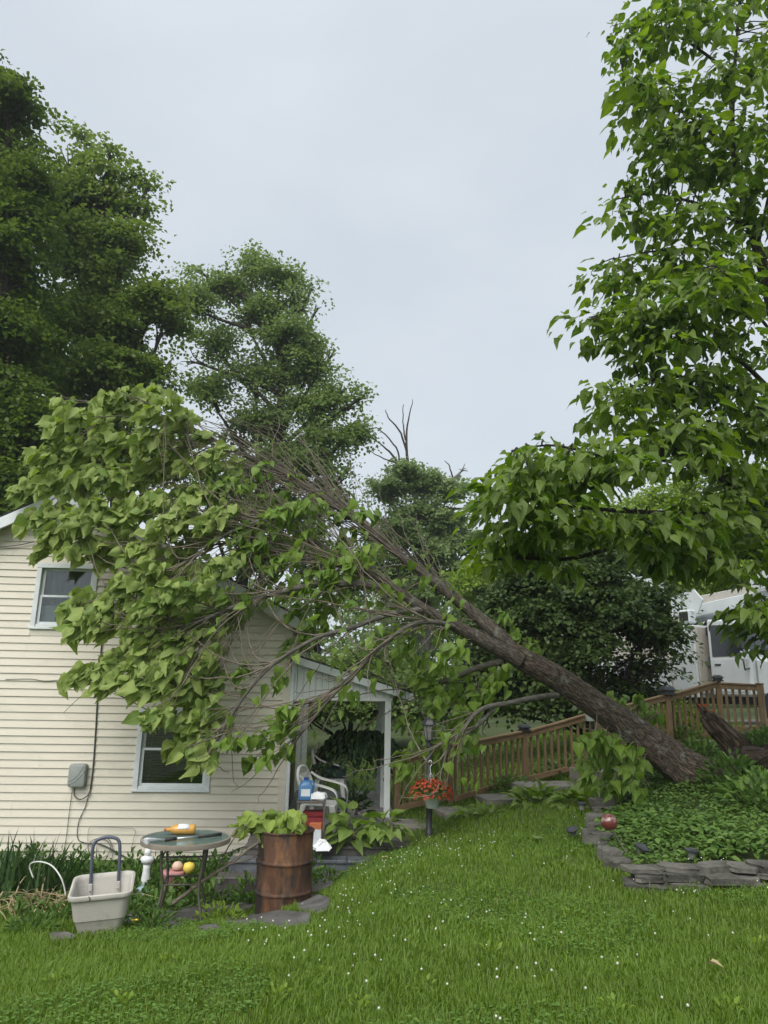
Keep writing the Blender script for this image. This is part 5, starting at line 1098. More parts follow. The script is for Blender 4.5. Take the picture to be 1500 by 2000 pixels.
mb = MB(); mb.tube(wiggle(np.array([P(1452, 1480, 10.5) + (P(1500, 1455, 10.4) - P(1452, 1480, 10.5)) * t for t in np.linspace(0, 1, 8)]), .015, 88), np.linspace(.05, .02, 8), 8); mb.build('side_root', M['rot'], stump, SO, smooth=True)

# ------------------------------------------------------------------ the standing catalpa on the right
cb0 = P(1600, 1500, 10.2); cb0[2] = G(cb0[0], cb0[1])
ct = empty('standing_catalpa', cb0, 0, 'tall standing catalpa with big heart shaped leaves along the right edge', 'tree')
T0 = cb0.copy()
trunkp = [T0 + np.array([0, 0, -.1]), T0 + np.array([-.05, 0, 1.5]), T0 + np.array([-.2, -.1, 3.2]), P(1545, 800, 9.9), P(1500, 560, 9.8), P(1455, 400, 9.7), P(1430, 260, 9.6), P(1440, 60, 9.6)]
mb = MB(); tq = trunk_mesh(mb, trunkp, [.24, .21, .17, .13, .09, .06, .04, .02], 80, 20, 31, .04); mb.build('trunk', M['darkbark'], ct, cb0, smooth=True)
LB = [[(1540, 800, 9.9), (1440, 700, 9.4), (1330, 640, 9.0), (1220, 610, 8.8), (1150, 620, 8.7)], [(1545, 850, 9.9), (1460, 780, 9.5), (1380, 740, 9.1), (1290, 740, 8.9), (1200, 770, 8.7)],
      [(1580, 1020, 10.0), (1470, 990, 9.4), (1400, 930, 8.8), (1300, 900, 8.2), (1180, 890, 7.9), (1080, 870, 7.7), (1000, 880, 7.6)], [(1580, 1050, 10.0), (1420, 1010, 9.0), (1250, 1000, 8.2), (1120, 990, 7.8), (1000, 970, 7.6), (950, 975, 7.6)],
      [(1400, 1000, 9.0), (1250, 1050, 8.4), (1120, 1090, 8.2), (1020, 1090, 8.1), (930, 1095, 8.0)], [(1500, 560, 9.8), (1400, 500, 9.4), (1290, 490, 9.2), (1200, 505, 9.1)], [(1470, 450, 9.75), (1370, 400, 9.4), (1270, 380, 9.3), (1200, 390, 9.2)],
      [(1440, 300, 9.6), (1350, 230, 9.4), (1270, 180, 9.3), (1220, 150, 9.2)], [(1435, 150, 9.6), (1340, 80, 9.5), (1260, 50, 9.5)], [(1480, 480, 9.8), (1520, 300, 9.3), (1560, 150, 9.0)], [(1590, 1120, 10.1), (1480, 1090, 9.4), (1400, 1090, 9.1), (1320, 1090, 8.9), (1280, 1080, 8.9)],
      [(1560, 700, 9.9), (1500, 640, 9.0), (1440, 560, 8.4), (1400, 520, 8.0)], [(1590, 1180, 10.1), (1545, 1200, 9.3), (1500, 1220, 8.9), (1470, 1250, 8.8)], [(1560, 700, 10), (1680, 500, 9.6), (1750, 300, 9.6)], [(1570, 900, 10), (1720, 800, 9.4), (1850, 760, 9.2)], [(1440, 60, 9.6), (1450, -120, 9.6), (1420, -250, 9.6)]]
mb = MB(); cl_pts = [tq]
for i, l in enumerate(LB): cl_pts.append(trunk_mesh(mb, PP(l), np.linspace(.04 if len(l) > 4 else .03, .008, len(l)), 40, 8, 50 + i, .03))
mb.build('limb', M['darkbark'], ct, cb0, smooth=True)
cst = np.concatenate(cl_pts)
OUT = [(1240, -200), (1290, 10), (1240, 25), (1190, 45), (1195, 110), (1215, 150), (1205, 190), (1225, 260), (1300, 305), (1225, 335), (1185, 385), (1195, 425), (1250, 440), (1345, 475), (1180, 505), (1150, 540), (1250, 590), (1120, 632), (1160, 665), (1215, 700), (1170, 770), (1200, 800), (1130, 815), (1085, 830), (990, 870), (1000, 900), (935, 970), (955, 1000), (975, 1030), (950, 1050), (905, 1095), (930, 1115), (1000, 1120), (1060, 1100), (1100, 1070), (1180, 1040), (1240, 1040), (1265, 1075), (1290, 1105), (1340, 1115), (1400, 1100), (1435, 1130), (1450, 1180), (1455, 1230), (1480, 1265), (1530, 1290), (1800, 1320), (1950, 900), (1900, -200)]
OUTA = np.array(OUT, float); pos, tip, nor, siz = [], [], [], []; tw = MB()
N = 900; cx = np.r_[rng.uniform(880, 1540, N * 8), rng.uniform(1540, 1930, N)]; cyy = np.r_[rng.uniform(-30, 1345, N * 8), rng.uniform(-200, 1345, N)]; pm_ = rng.permutation(len(cx)); cx, cyy = cx[pm_], cyy[pm_]; m = inpoly(cx, cyy, OUTA); cx, cyy = cx[m], cyy[m]
# keep gaps: reject by a coarse wave field
yy_ = cyy + .25 * (cx - 1300); fld = .7 * np.sin(cx / 95. + 1.7 * np.sin(yy_ / 83.)) + 1.2 * np.sin(yy_ / 19. + 1.6 * np.sin(cx / 120.)) + .8 * np.sin(yy_ / 43. + 1.1 * np.sin(cx / 90.)); keep = (fld > -.55) | ((cx > 1340) & (rng.random(len(cx)) < .3)); cx, cyy = cx[keep][:N], cyy[keep][:N]
tips_ = np.concatenate([proj(q[int(len(q) * .55)::3]) for q in cl_pts[1:]]); tips_ = tips_[(tips_[:, 0] < 1560)]
cx = np.r_[cx, tips_[:, 0]]; cyy = np.r_[cyy, tips_[:, 1] + rng.uniform(-18, 18, len(tips_))]
pst = proj(cst)
for i in range(len(cx)):
    dd2 = (pst[:, 0] - cx[i]) ** 2 + (pst[:, 1] - cyy[i]) ** 2; k = np.argmin(dd2 * (1 + .6 * rng.random(len(dd2)))); d = cst[k][1] + rng.normal(0, .42) - .1
    c = P(cx[i], cyy[i], max(6.9, d)); r = rng.uniform(.2, .36)
    s0 = cst[k]; ln = np.linalg.norm(c - s0)
    if .3 < ln < 3: tw.tube(wiggle(bez(s0, s0 + (c - s0) * .3 + np.array([0, 0, .1]), c + np.array([0, 0, .1]), c, 8), .012, 7000 + i), np.linspace(.011, .004, 8), 5)
    n = rng.integers(9, 17); u = rand_unit(n); q = c + u * rng.uniform(0, 1, (n, 1)) ** .4 * r * np.array([1.35, 1.2, .5]); q[:, 2] -= .12 * np.abs(u[:, 0])
    t_ = u * np.array([1, 1, .3]) + np.array([-.15, -.1, -.42]) + rand_unit(n) * .45; nn = np.array([0, -.15, 1.0]) + u * np.array([.5, .5, 0]) + rand_unit(n) * .5
    pos.append(q); tip.append(t_); nor.append(nn); siz.append(.075 + .15 * rng.random(n) ** 1.4)
tw.build('twigs', M['darkbark'], ct, cb0, smooth=True)['kind'] = 'stuff'
pos, tip, nor, siz = map(np.concatenate, (pos, tip, nor, siz))
split_leaves(ct, cb0, ['leaf_cat'], [HEART], pos, tip, nor, siz, np.zeros(len(pos), int), 300)
print('standing leaves', len(pos))

# ------------------------------------------------------------------ background trees
def tree(name, label, cat, basepx, blobs, leafm, barkm, nspray, per, sr, leaf, seed, trunk_r=.3, flat=.35, tm=RH, group=None, shell=.3, bright_top=None, limbs=True, gap=-1.0):
    r = np.random.default_rng(seed); B = np.array([P(a, b, d) for a, b, _, d in blobs]); RW = np.array([rr * d / F for _, _, rr, d in blobs])
    RB_, BB = RW, B
    for i in range(len(B)):                                # smaller lobes on every mass, so the outline breaks up
        for j in range(5):
            v = rand_unit(1, r)[0]; v[2] = abs(v[2]) * .8 - .15; f_ = r.uniform(.22, .45); BB = np.vstack([BB, B[i] + v * RW[i] * r.uniform(.75, 1.0)]); RB_ = np.r_[RB_, RW[i] * f_]
    b0 = P(basepx[0], basepx[1], basepx[2]); b0[2] = G(b0[0], b0[1]); e_ = empty(name, b0, 0, label, cat, group)
    if limbs:
        mb = MB(); topi = np.argmax(B[:, 2]); topc = B[topi]; cen = B.mean(0)
        stem = smooth_path([b0 - np.array([0, 0, .2]), b0 + (cen - b0) * np.array([.25, .25, .5]), cen + (topc - cen) * .1, cen + (topc - cen) * .9], 24)
        trunk_mesh(mb, stem, [trunk_r, trunk_r * .8, trunk_r * .5, trunk_r * .12], 40, 12, seed, .06)
        for i in range(len(B)):
            k = max(3, np.argmin(np.linalg.norm(stem - (B[i] - np.array([0, 0, RW[i] * 1.2])), axis=1)) - 3); s0 = stem[k]; c = B[i]
            mb.tube(wiggle(bez(s0, s0 + (c - s0) * .4 + np.array([0, 0, .2]), c - np.array([0, 0, RW[i] * .5]), c, 10), .03, seed * 31 + i), np.linspace(trunk_r * .35, .02, 10), 6)
            for j in range(5):
                e1 = c + rand_unit(1, r)[0] * RW[i] * .85; mb.tube(wiggle(bez(c - (c - s0) * .2, c, e1, e1, 6), .02, seed * 77 + i * 9 + j), np.linspace(.035, .01, 6), 4)
        mb.build('trunk', M[barkm], e_, b0, smooth=True)
    w_ = RB_ ** 1.7 / (RB_ ** 1.7).sum(); bi = r.choice(len(BB), nspray, p=w_); u = rand_unit(nspray, r); u[:, 2] = np.where(u[:, 2] < -.45, -u[:, 2], u[:, 2])
    wob = 1 + .16 * np.sin(u[:, 0] * 9 + bi) + .16 * np.sin(u[:, 2] * 11 + bi * 2)
    sc_ = BB[bi] + u * (RB_[bi] * r.uniform(shell, 1.08, nspray) * wob)[:, None]
    g3 = np.sin(sc_[:, 0] * 1.7 + 2 * np.sin(sc_[:, 2] * .9)) + np.sin(sc_[:, 2] * 2.3 + 1.5 * np.sin(sc_[:, 1])) + np.sin(sc_[:, 1] * 1.9 + sc_[:, 0]); kp = g3 > gap; sc_, u, bi = sc_[kp], u[kp], bi[kp]; nspray = len(sc_)
    n = nspray * per; ci = np.repeat(np.arange(nspray), per); outw = nrm((u * np.array([1, 1, .25]) + r.normal(0, .35, (nspray, 3)))[ci])
    off = r.normal(0, 1, (n, 3)) * np.array([sr, sr, sr * flat]) * .45 + outw * (r.uniform(-.6, 1.3, n) * sr * np.repeat(r.uniform(.6, 1.5, nspray), per))[:, None]; pos = sc_[ci] + off; pos[:, 2] -= .18 * sr * (np.hypot(off[:, 0], off[:, 1]) / sr) ** 2
    tip = outw * .7 + rand_unit(n, r) * .8 + np.array([0, 0, -.35]); nn = np.array([0, 0, 1]) + outw * .35 + rand_unit(n, r) * .45
    scatter('crown', tm, pos, tip, nn, r.uniform(.7, 1.25, n) * leaf, M[leafm], e_, b0)
    return e_, B, RW
TG = 'trees behind the house'
tree('maple_tree', 'tall dark maple cut by the left edge of the photo', 'tree', (-60, 1500, 21), [(-10, 150, 60, 19), (20, 215, 55, 19), (-80, 250, 130, 19.5), (35, 290, 55, 18.8), (45, 350, 45, 18.6), (-60, 420, 140, 19.5), (30, 430, 60, 18.8), (0, 540, 90, 19), (-80, 650, 130, 19.5), (20, 660, 80, 19), (-10, 790, 90, 19), (40, 860, 70, 18.8), (-40, 950, 110, 19), (30, 960, 60, 18.6), (60, 1010, 40, 18.6)], 'maple_a', 'darkbark', 1700, 60, .5, .155, 61, .34, group=TG)
tree('maple_tree', 'broad maple with sparse yellowish top twigs behind the house gable', 'tree', (200, 1500, 24), [(130, 320, 48, 23.5), (185, 400, 55, 23.5), (120, 430, 70, 24), (240, 480, 48, 23), (150, 520, 85, 24), (225, 570, 75, 23.5), (285, 590, 45, 23), (180, 660, 90, 23.5), (280, 670, 65, 23), (320, 630, 36, 23), (100, 730, 90, 24), (230, 750, 85, 23), (310, 730, 50, 23), (130, 840, 90, 23.5), (240, 850, 80, 23.5), (290, 900, 60, 23), (160, 930, 80, 24), (60, 600, 70, 24), (290, 365, 9, 23), (262, 345, 8, 23), (215, 300, 10, 23), (165, 268, 12, 23.5), (285, 405, 8, 23), (250, 400, 14, 23), (205, 340, 14, 23), (320, 560, 12, 23)], 'maple_b', 'darkbark', 1900, 60, .55, .165, 62, .36, group=TG, gap=-.6)
tree('ash_tree', 'rounded grey green tree standing right of the gable peak', 'tree', (430, 1500, 31), [(490, 520, 42, 30), (435, 560, 42, 30), (545, 545, 36, 30), (390, 600, 40, 30), (575, 600, 38, 30), (480, 620, 58, 30), (560, 670, 55, 29.5), (420, 680, 45, 30), (600, 730, 50, 29.5), (500, 740, 62, 30), (410, 770, 40, 30), (635, 800, 44, 29), (690, 785, 22, 29), (560, 820, 62, 29.5), (640, 870, 44, 29), (470, 840, 55, 30), (690, 850, 24, 29), (590, 920, 55, 29), (520, 920, 55, 30), (680, 925, 26, 29), (370, 700, 26, 30), (712, 772, 12, 29), (665, 765, 16, 29), (610, 560, 10, 30), (622, 600, 10, 30), (380, 525, 12, 30), (705, 820, 12, 29), (650, 690, 14, 29.5), (400, 960, 60, 30), (480, 1000, 60, 30), (560, 1010, 60, 30), (640, 990, 40, 29.5), (600, 1090, 60, 30), (520, 1100, 60, 30), (680, 1070, 50, 29.5), (680, 1160, 60, 29.5)], 'maple_c', 'darkbark', 1750, 50, .6, .165, 63, .34, group=TG, shell=.25, gap=-.95)
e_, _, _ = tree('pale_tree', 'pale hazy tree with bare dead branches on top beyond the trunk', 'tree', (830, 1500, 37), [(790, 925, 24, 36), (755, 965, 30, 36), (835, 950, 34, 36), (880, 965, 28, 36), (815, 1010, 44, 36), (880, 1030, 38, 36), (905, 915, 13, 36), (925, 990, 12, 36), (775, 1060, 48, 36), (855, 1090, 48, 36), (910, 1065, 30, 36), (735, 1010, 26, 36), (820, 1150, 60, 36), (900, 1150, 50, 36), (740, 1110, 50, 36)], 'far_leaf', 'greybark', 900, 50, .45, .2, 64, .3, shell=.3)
mb = MB(); eo = np.array(e_.location)
def deadb(l, r0): mb.tube(wiggle(smooth_path(PP(l), 14), .03, int(l[-1][0])), np.linspace(r0, .015, 14), 6)
deadb([(800, 960, 36), (795, 900, 36), (792, 850, 36), (796, 810, 36), (806, 780, 36)], .11); deadb([(793, 860, 36), (788, 830, 36), (788, 790, 36)], .05); deadb([(794, 880, 36), (780, 845, 36), (758, 815, 36), (754, 800, 36)], .07)
deadb([(792, 930, 36), (770, 895, 36), (745, 870, 36), (716, 846, 36)], .09); deadb([(780, 905, 36), (772, 870, 36), (740, 838, 36), (728, 836, 36)], .06); deadb([(775, 905, 36), (750, 893, 36), (710, 870, 36)], .05); deadb([(845, 930, 36), (844, 912, 36)], .08); deadb([(885, 935, 36), (880, 912, 36), (868, 900, 36)], .05)
mb.build('dead_branches', M['darkbark'], e_, eo, smooth=True)
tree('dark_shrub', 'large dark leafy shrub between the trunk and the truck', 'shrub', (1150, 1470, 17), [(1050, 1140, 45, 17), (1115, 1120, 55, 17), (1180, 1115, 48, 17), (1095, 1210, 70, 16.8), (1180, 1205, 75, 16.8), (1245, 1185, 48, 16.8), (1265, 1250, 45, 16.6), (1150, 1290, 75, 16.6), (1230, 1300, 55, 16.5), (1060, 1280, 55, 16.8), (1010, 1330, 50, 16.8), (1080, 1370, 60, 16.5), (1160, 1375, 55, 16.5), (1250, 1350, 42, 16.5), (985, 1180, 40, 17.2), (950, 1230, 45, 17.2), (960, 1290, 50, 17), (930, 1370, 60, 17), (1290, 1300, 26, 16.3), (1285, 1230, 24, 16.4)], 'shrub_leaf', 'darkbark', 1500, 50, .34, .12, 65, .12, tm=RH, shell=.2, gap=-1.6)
tree('locust_tree', 'bright yellow green tree behind the truck on the right', 'tree', (1380, 1480, 27), [(1300, 1050, 55, 26), (1245, 1100, 48, 26), (1370, 1050, 60, 26), (1325, 1130, 45, 25.5), (1450, 1050, 70, 26), (1270, 990, 50, 27), (1390, 960, 65, 27), (1500, 980, 80, 27), (1200, 1060, 40, 27), (1420, 1120, 50, 26), (1560, 1080, 80, 26), (1620, 980, 90, 26), (1150, 1080, 46, 26.5), (1100, 1105, 42, 26.5), (1185, 1020, 46, 27), (1050, 1120, 40, 27), (1000, 1130, 40, 28), (960, 1120, 36, 28), (1230, 1040, 50, 26), (1020, 1095, 46, 27), (1080, 1075, 46, 27), (1140, 1045, 46, 27), (940, 1160, 46, 28), (1350, 1150, 46, 26), (1430, 1165, 50, 26.5), (1300, 1175, 46, 26), (1500, 1150, 60, 27)], 'bright_leaf', 'darkbark', 1900, 44, .5, .15, 66, .22, tm=RH, shell=.4)
tree('back_bush', 'green bush seen through the porch opening', 'shrub', (680, 1500, 23), [(600, 1385, 46, 23), (660, 1370, 46, 23), (720, 1380, 46, 23), (780, 1370, 50, 23), (640, 1330, 50, 24), (740, 1330, 55, 24), (840, 1380, 55, 24), (560, 1370, 56, 24)], 'maple_c', 'darkbark', 700, 44, .4, .14, 67, .1, tm=RH, gap=-9, shell=.4)
tree('fence_bush', 'bright green bush behind the railing near the truck', 'shrub', (1315, 1440, 14.6), [(1290, 1400, 20, 14.6), (1320, 1385, 16, 14.6), (1345, 1410, 22, 14.8), (1325, 1420, 26, 14.5), (1280, 1430, 20, 14.5), (1380, 1420, 20, 14.8), (1440, 1440, 22, 14.6)], 'bright_leaf', 'twig', 240, 30, .16, .06, 68, .03, tm=OVAL, shell=.3, gap=-9)
# distant wood closing the horizon: one mass
r = np.random.default_rng(5); blobs = []
for x in range(-700, 2300, 60):
    for y0, rr in ((1390, 60), (1300, 60), (1210, 60)): blobs.append((x + r.uniform(-20, 20), y0 + r.uniform(-25, 25), rr, 44 + r.uniform(-3, 5)))
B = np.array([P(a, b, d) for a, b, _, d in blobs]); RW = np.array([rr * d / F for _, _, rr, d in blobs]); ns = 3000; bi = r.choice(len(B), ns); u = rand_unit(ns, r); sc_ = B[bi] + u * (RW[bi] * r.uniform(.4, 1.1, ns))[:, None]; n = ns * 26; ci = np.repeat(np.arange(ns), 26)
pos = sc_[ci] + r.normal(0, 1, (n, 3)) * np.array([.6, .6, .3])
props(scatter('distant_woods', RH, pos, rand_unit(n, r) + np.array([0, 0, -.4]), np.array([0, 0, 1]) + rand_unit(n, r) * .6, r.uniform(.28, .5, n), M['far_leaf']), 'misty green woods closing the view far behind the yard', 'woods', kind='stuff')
# ------------------------------------------------------------------ plants near the ground
def clump(name, label, cat, px, py, d, n, tm, mat, spread, height, size, seed, tipf=(0, 0, .2), group=None, zoff=0, stems=None):
    r = np.random.default_rng(seed); c = P(px, py, d); gz = G(c[0], c[1]) + zoff; e_ = empty(name, (c[0], c[1], gz), 0, label, cat, group)
    u = rand_unit(n, r); u[:, 2] = np.abs(u[:, 2]); rad = r.uniform(0, 1, n) ** .45; pos = u * rad[:, None] * np.array([spread, spread * .7, height]) + np.array([0, 0, .02])
    tip = u + np.array(tipf) + rand_unit(n, r) * .4; nn = np.array([0, -.3, 1]) + rand_unit(n, r) * .4
    if stems:
        mb = MB()
        for i in range(stems): e1 = pos[i]; mb.tube(bez(np.zeros(3) + rand_unit(1, r)[0] * .03 * np.array([1, 1, 0]), np.array([0, 0, height * .4]), e1 * .8, e1, 7), np.linspace(.006, .003, 7), 5)
        mb.build('stem', M['twig'], e_, smooth=True)
    sz = r.uniform(.75, 1.25, n) * size
    if n <= 80: leaf_objects('leaf', tm, pos, tip, nn, sz, M[mat], e_)
    else: scatter('leaves', tm, pos, tip, nn, sz, M[mat], e_, kind='stuff')
    return e_
DZ = HZ + DKZ
c = P(690, 1610, 10.2)
clump('leafy_branch', 'big leaved green branch lying over the deck edge', 'branch', 690, 1640, 10.0, 46, HEART, 'leaf_fresh', .42, .42, .2, 201, (0, -.3, -.5), zoff=DZ - G(c[0], c[1]) + .04, stems=10)
clump('leafy_branch', 'smaller green broken branch at the deck corner by the post', 'branch', 755, 1640, 9.95, 20, HEART, 'leaf_fresh', .28, .28, .17, 202, (.1, -.3, -.4), zoff=DZ - G(c[0], c[1]) + .03, stems=6)
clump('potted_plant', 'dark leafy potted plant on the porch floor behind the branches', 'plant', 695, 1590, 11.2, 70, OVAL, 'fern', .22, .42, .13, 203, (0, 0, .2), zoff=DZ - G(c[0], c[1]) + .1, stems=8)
clump('leafy_branch', 'fallen leafy tips heaped beside the stone steps', 'branch', 1040, 1566, 11.2, 44, HEART, 'leaf_fresh', .34, .2, .17, 204, (-.3, -.2, .0), stems=6)
clump('leafy_branch', 'wilted leafy twig lying on the grass by the basket', 'branch', 935, 1590, 10.9, 34, HEART, 'leaf_fresh', .36, .12, .11, 205, (-.6, -.2, .0), stems=6)
clump('leafy_branch', 'green leaves of the crown resting on the grass below the trunk', 'branch', 1115, 1560, 10.7, 26, HEART, 'leaf_fresh', .28, .14, .17, 206, (-.3, -.2, .0), stems=5)
# leafy branch sticking out of the barrel
br = empty('broken_branch', (bx, by, bz_ + Hb), 0, 'broken leafy branch poking out of the rusty barrel down to the ground', 'branch'); bo_ = np.array(br.location)
s_end = P(337, 1765, 7.75); kn = P(448, 1688, 7.95)
pth = smooth_path([s_end, P(395, 1722, 7.85), kn, P(500, 1650, 8.1), np.array([bx - .1, by, bz_ + Hb - .1]), np.array([bx, by + .05, bz_ + .5])], 30)
mb = MB(); mb.tube(wiggle(pth, .002, 9), np.linspace(.02, .012, 30), 8); mb.tube(wiggle(smooth_path([kn, P(480, 1680, 8.0), P(505, 1668, 8.15)], 10), .004, 10), np.linspace(.011, .006, 10), 6); mb.tube(smooth_path([P(420, 1706, 7.9), P(440, 1665, 7.95), P(462, 1632, 8.0), P(500, 1600, 8.1)], 12), np.linspace(.008, .004, 12), 6); mb.tube(smooth_path([P(448, 1640, 8.0), P(460, 1620, 8.0), P(475, 1618, 8.05)], 8), .004, 5)
mb.build('stick', M['twig'], br, bo_, smooth=True)
n = 60; r = np.random.default_rng(31); q = np.stack([P(a, b, d) for a, b, d in zip(r.uniform(468, 590, n), r.uniform(1583, 1625, n), r.uniform(7.95, 8.45, n))]); 
leaf_objects('leaf', WILT, q, np.array([-.3, -.3, -.6]) + rand_unit(n, r) * .6, np.array([0, -.3, .6]) + rand_unit(n, r) * .6, r.uniform(.11, .2, n), M['leaf_pale'], br, bo_)
# iris clump and friends by the wall
def blades(name, label, cat, px, py, d, n, h, mat, seed, spread=.3, w=.03, droop=.3, group=None):
    r = np.random.default_rng(seed); c = P(px, py, d); e_ = empty(name, (c[0], c[1], G(c[0], c[1])), 0, label, cat, group); Fq = [(2 * j, 2 * j + 1, 2 * j + 3, 2 * j + 2) for j in range(4)]
    for i in range(n):
        V = []
        b = np.array([r.normal(0, spread * .5), r.normal(0, spread * .3), 0]); a = r.uniform(0, 2 * math.pi); out_ = np.array([math.cos(a), math.sin(a) * .7, 0]); hh = h * r.uniform(.6, 1.1); side = np.array([-out_[1], out_[0], 0]); side = nrm(side + np.array([.5, 0, 0])); dr = droop * r.uniform(.3, 1.6)
        for t, ww in ((0, .7), (.3, 1), (.6, .9), (.85, .5), (1, .05)):
            p_ = b + np.array([0, 0, 1]) * hh * (t - dr * .5 * t ** 3) + out_ * hh * dr * t ** 2; V += [p_ - side * w * ww / 2, p_ + side * w * ww / 2]
        link(bpy.data.objects.new('leaf', np_mesh('leaf', np.array(V), [np.array(Fq)], M[mat])), e_)
    return e_
blades('iris_plant', 'dark green iris clump at the left edge by the wall', 'plant', 30, 1735, 9.3, 110, .8, 'iris', 301, .5, .032, .35)
blades('iris_plant', 'dark sword leaved iris clump below the ground wire', 'plant', 95, 1738, 9.2, 80, .75, 'iris', 302, .45, .032, .4)
blades('dry_lily', 'flattened straw coloured lily leaves on the ground by the iris', 'plant', 75, 1772, 8.7, 130, .42, 'straw', 303, .7, .018, 1.6)
hp = P(125, 1750, 8.6); hoop = smooth_path(PP([(65, 1715, 8.9), (58, 1690, 8.9), (75, 1683, 8.8), (100, 1690, 8.7), (118, 1712, 8.6), (126, 1735, 8.6), (128, 1750, 8.6)]), 30)
props(MB().tube(hoop, .008, 6).build('plastic_hoop', M['whiteplastic'], smooth=True), 'white plastic hoop arching over the dry lily leaves', 'hoop')
# weeds along the foundation: one green mass
r = np.random.default_rng(41); P_, T_, N_, S_ = [], [], [], []
for i in range(620):
    x = r.uniform(-5.4, -.75); y = r.uniform(8.3, 11.05); dens = 1.0
    if y < 8.9 and not (-3.9 < x < -2.2): continue
    if -2.0 < x and y < 8.9: continue
    if x < -3.3 and y < 10.2 and r.random() < .7: continue
    gz = G(x, y); h = r.uniform(.12, .34) * (.55 + .45 * (y > 9.0)); n = r.integers(14, 26); u = rand_unit(n, r); u[:, 2] = abs(u[:, 2])
    P_.append(np.array([x, y, gz]) + u * r.uniform(0, 1, (n, 1)) ** .5 * np.array([.15, .15, h])); T_.append(u + rand_unit(n, r) * .4); N_.append(np.array([0, -.2, 1]) + rand_unit(n, r) * .5); S_.append(r.uniform(.05, .12, n))
props(scatter('weeds', OVALN + OVAL, *map(np.concatenate, (P_, T_, N_, S_)), M['weed']), 'tangle of green weeds along the foundation of the house', 'weeds', kind='stuff')
# ground cover in the bed
r = np.random.default_rng(42); n = 52000; x = r.uniform(1.8, 8.0, n); y = r.uniform(5.6, 12.4, n); m = inpoly(x, y, BED); x, y = x[m], y[m]; n = len(x)
hgt = .05 + .13 * (np.sin(x * 2.1 + np.sin(y * 1.7)) * .5 + .5) * r.uniform(.3, 1, n); z = G(x, y) + hgt
a = r.uniform(0, 6.28, n); tip = np.stack([np.cos(a), np.sin(a), r.uniform(-.5, .5, n)], 1)
props(scatter('ground_cover', OVAL, np.stack([x, y, z], 1), tip, np.array([0, -.25, 1]) + rand_unit(n, r) * .45, r.uniform(.03, .085, n) * (.8 + .5 * (np.sin(x * 3.1 + y * 1.3) > .2)), M['cover']), 'low leafy green ground cover filling the stone edged bed', 'ground cover', kind='stuff')
# taller weeds round the roots, hostas by the steps
for i, (px, py, d, s, h, mt, lb) in enumerate([(1430, 1540, 9.4, .4, .45, 'weed', 'tall weeds growing over the root plate'), (1485, 1440, 10.6, .3, .45, 'weed', 'leafy weeds above the broken stump at the right edge'), (1360, 1490, 11.4, .45, .3, 'cover', 'pale leaved weeds behind the trunk base'), (1490, 1600, 8.6, .5, .4, 'cover', 'weed patch at the right end of the bed'), (1000, 1546, 12.3, .45, .22, 'cover', 'leafy hosta under the lower railing'), (1100, 1500, 13.0, .6, .3, 'cover', 'variegated hosta bank behind the middle railing'), (1330, 1440, 13.2, .4, .3, 'cover', 'hosta tuft at the foot of the upper railing')]):
    clump('weed_clump', lb, 'weeds', px, py, d, 240, OVAL, mt, s, h, .10, 400 + i, (0, 0, .1))
for i, (px, py, d, lb) in enumerate([(430, 1806, 7.7, 'low bright weed tuft between flagstones and barrel'), (300, 1818, 7.35, 'weed tuft in front of the left table leg'), (238, 1790, 7.9, 'weed tuft right of the yard cart'), (110, 1800, 8.0, 'weed tuft left of the yard cart'), (60, 1830, 7.5, 'weed tuft at the left lawn edge'), (640, 1722, 9.0, 'weed tuft at the foot of the deck steps')]):
    clump('weed_tuft', lb, 'weeds', px, py, d, 130, OVALN, 'bright_leaf' if i == 0 else 'weed', .24, .16, .06, 450 + i, (0, 0, .3))
# day lilies: orange flowers behind the railing, small yellow blooms
def bloom(name, label, px, py, d, n, mat, size, hgt):
    c = P(px, py, d); gz = G(c[0], c[1]); e_ = empty(name, (c[0], c[1], gz), 0, label, 'flower'); r = np.random.default_rng(int(px)); h = max(hgt, c[2] - gz)
    MB().tube([(0, 0, 0), (.01, 0, h)], .004, 5).build('stem', M['grass'], e_)
    a = np.arange(n) * 2 * math.pi / n; scatter('petal', OVALN, np.tile([.01, 0, h], (n, 1)), np.stack([np.cos(a), np.sin(a), np.full(n, .6)], 1), np.array([0, 0, 1]) + rand_unit(n, r) * .1, size, M[mat], e_)
bloom('lily_flower', 'orange day lily behind the railing below the stump tip', 1374, 1408, 13.9, 6, 'orange', .13, .5); bloom('lily_flower', 'second orange day lily just under the higher one', 1372, 1422, 13.85, 6, 'orange', .12, .4); bloom('lily_flower', 'orange lily right of the other two', 1388, 1412, 13.95, 6, 'orange', .1, .4)
bloom('yellow_flower', 'small yellow flower at the foot of the yard cart', 262, 1808, 7.3, 8, 'yellow', .035, .1); bloom('yellow_flower', 'small yellow flower among the weeds below the roots', 1455, 1568, 8.7, 8, 'yellow', .045, .25)
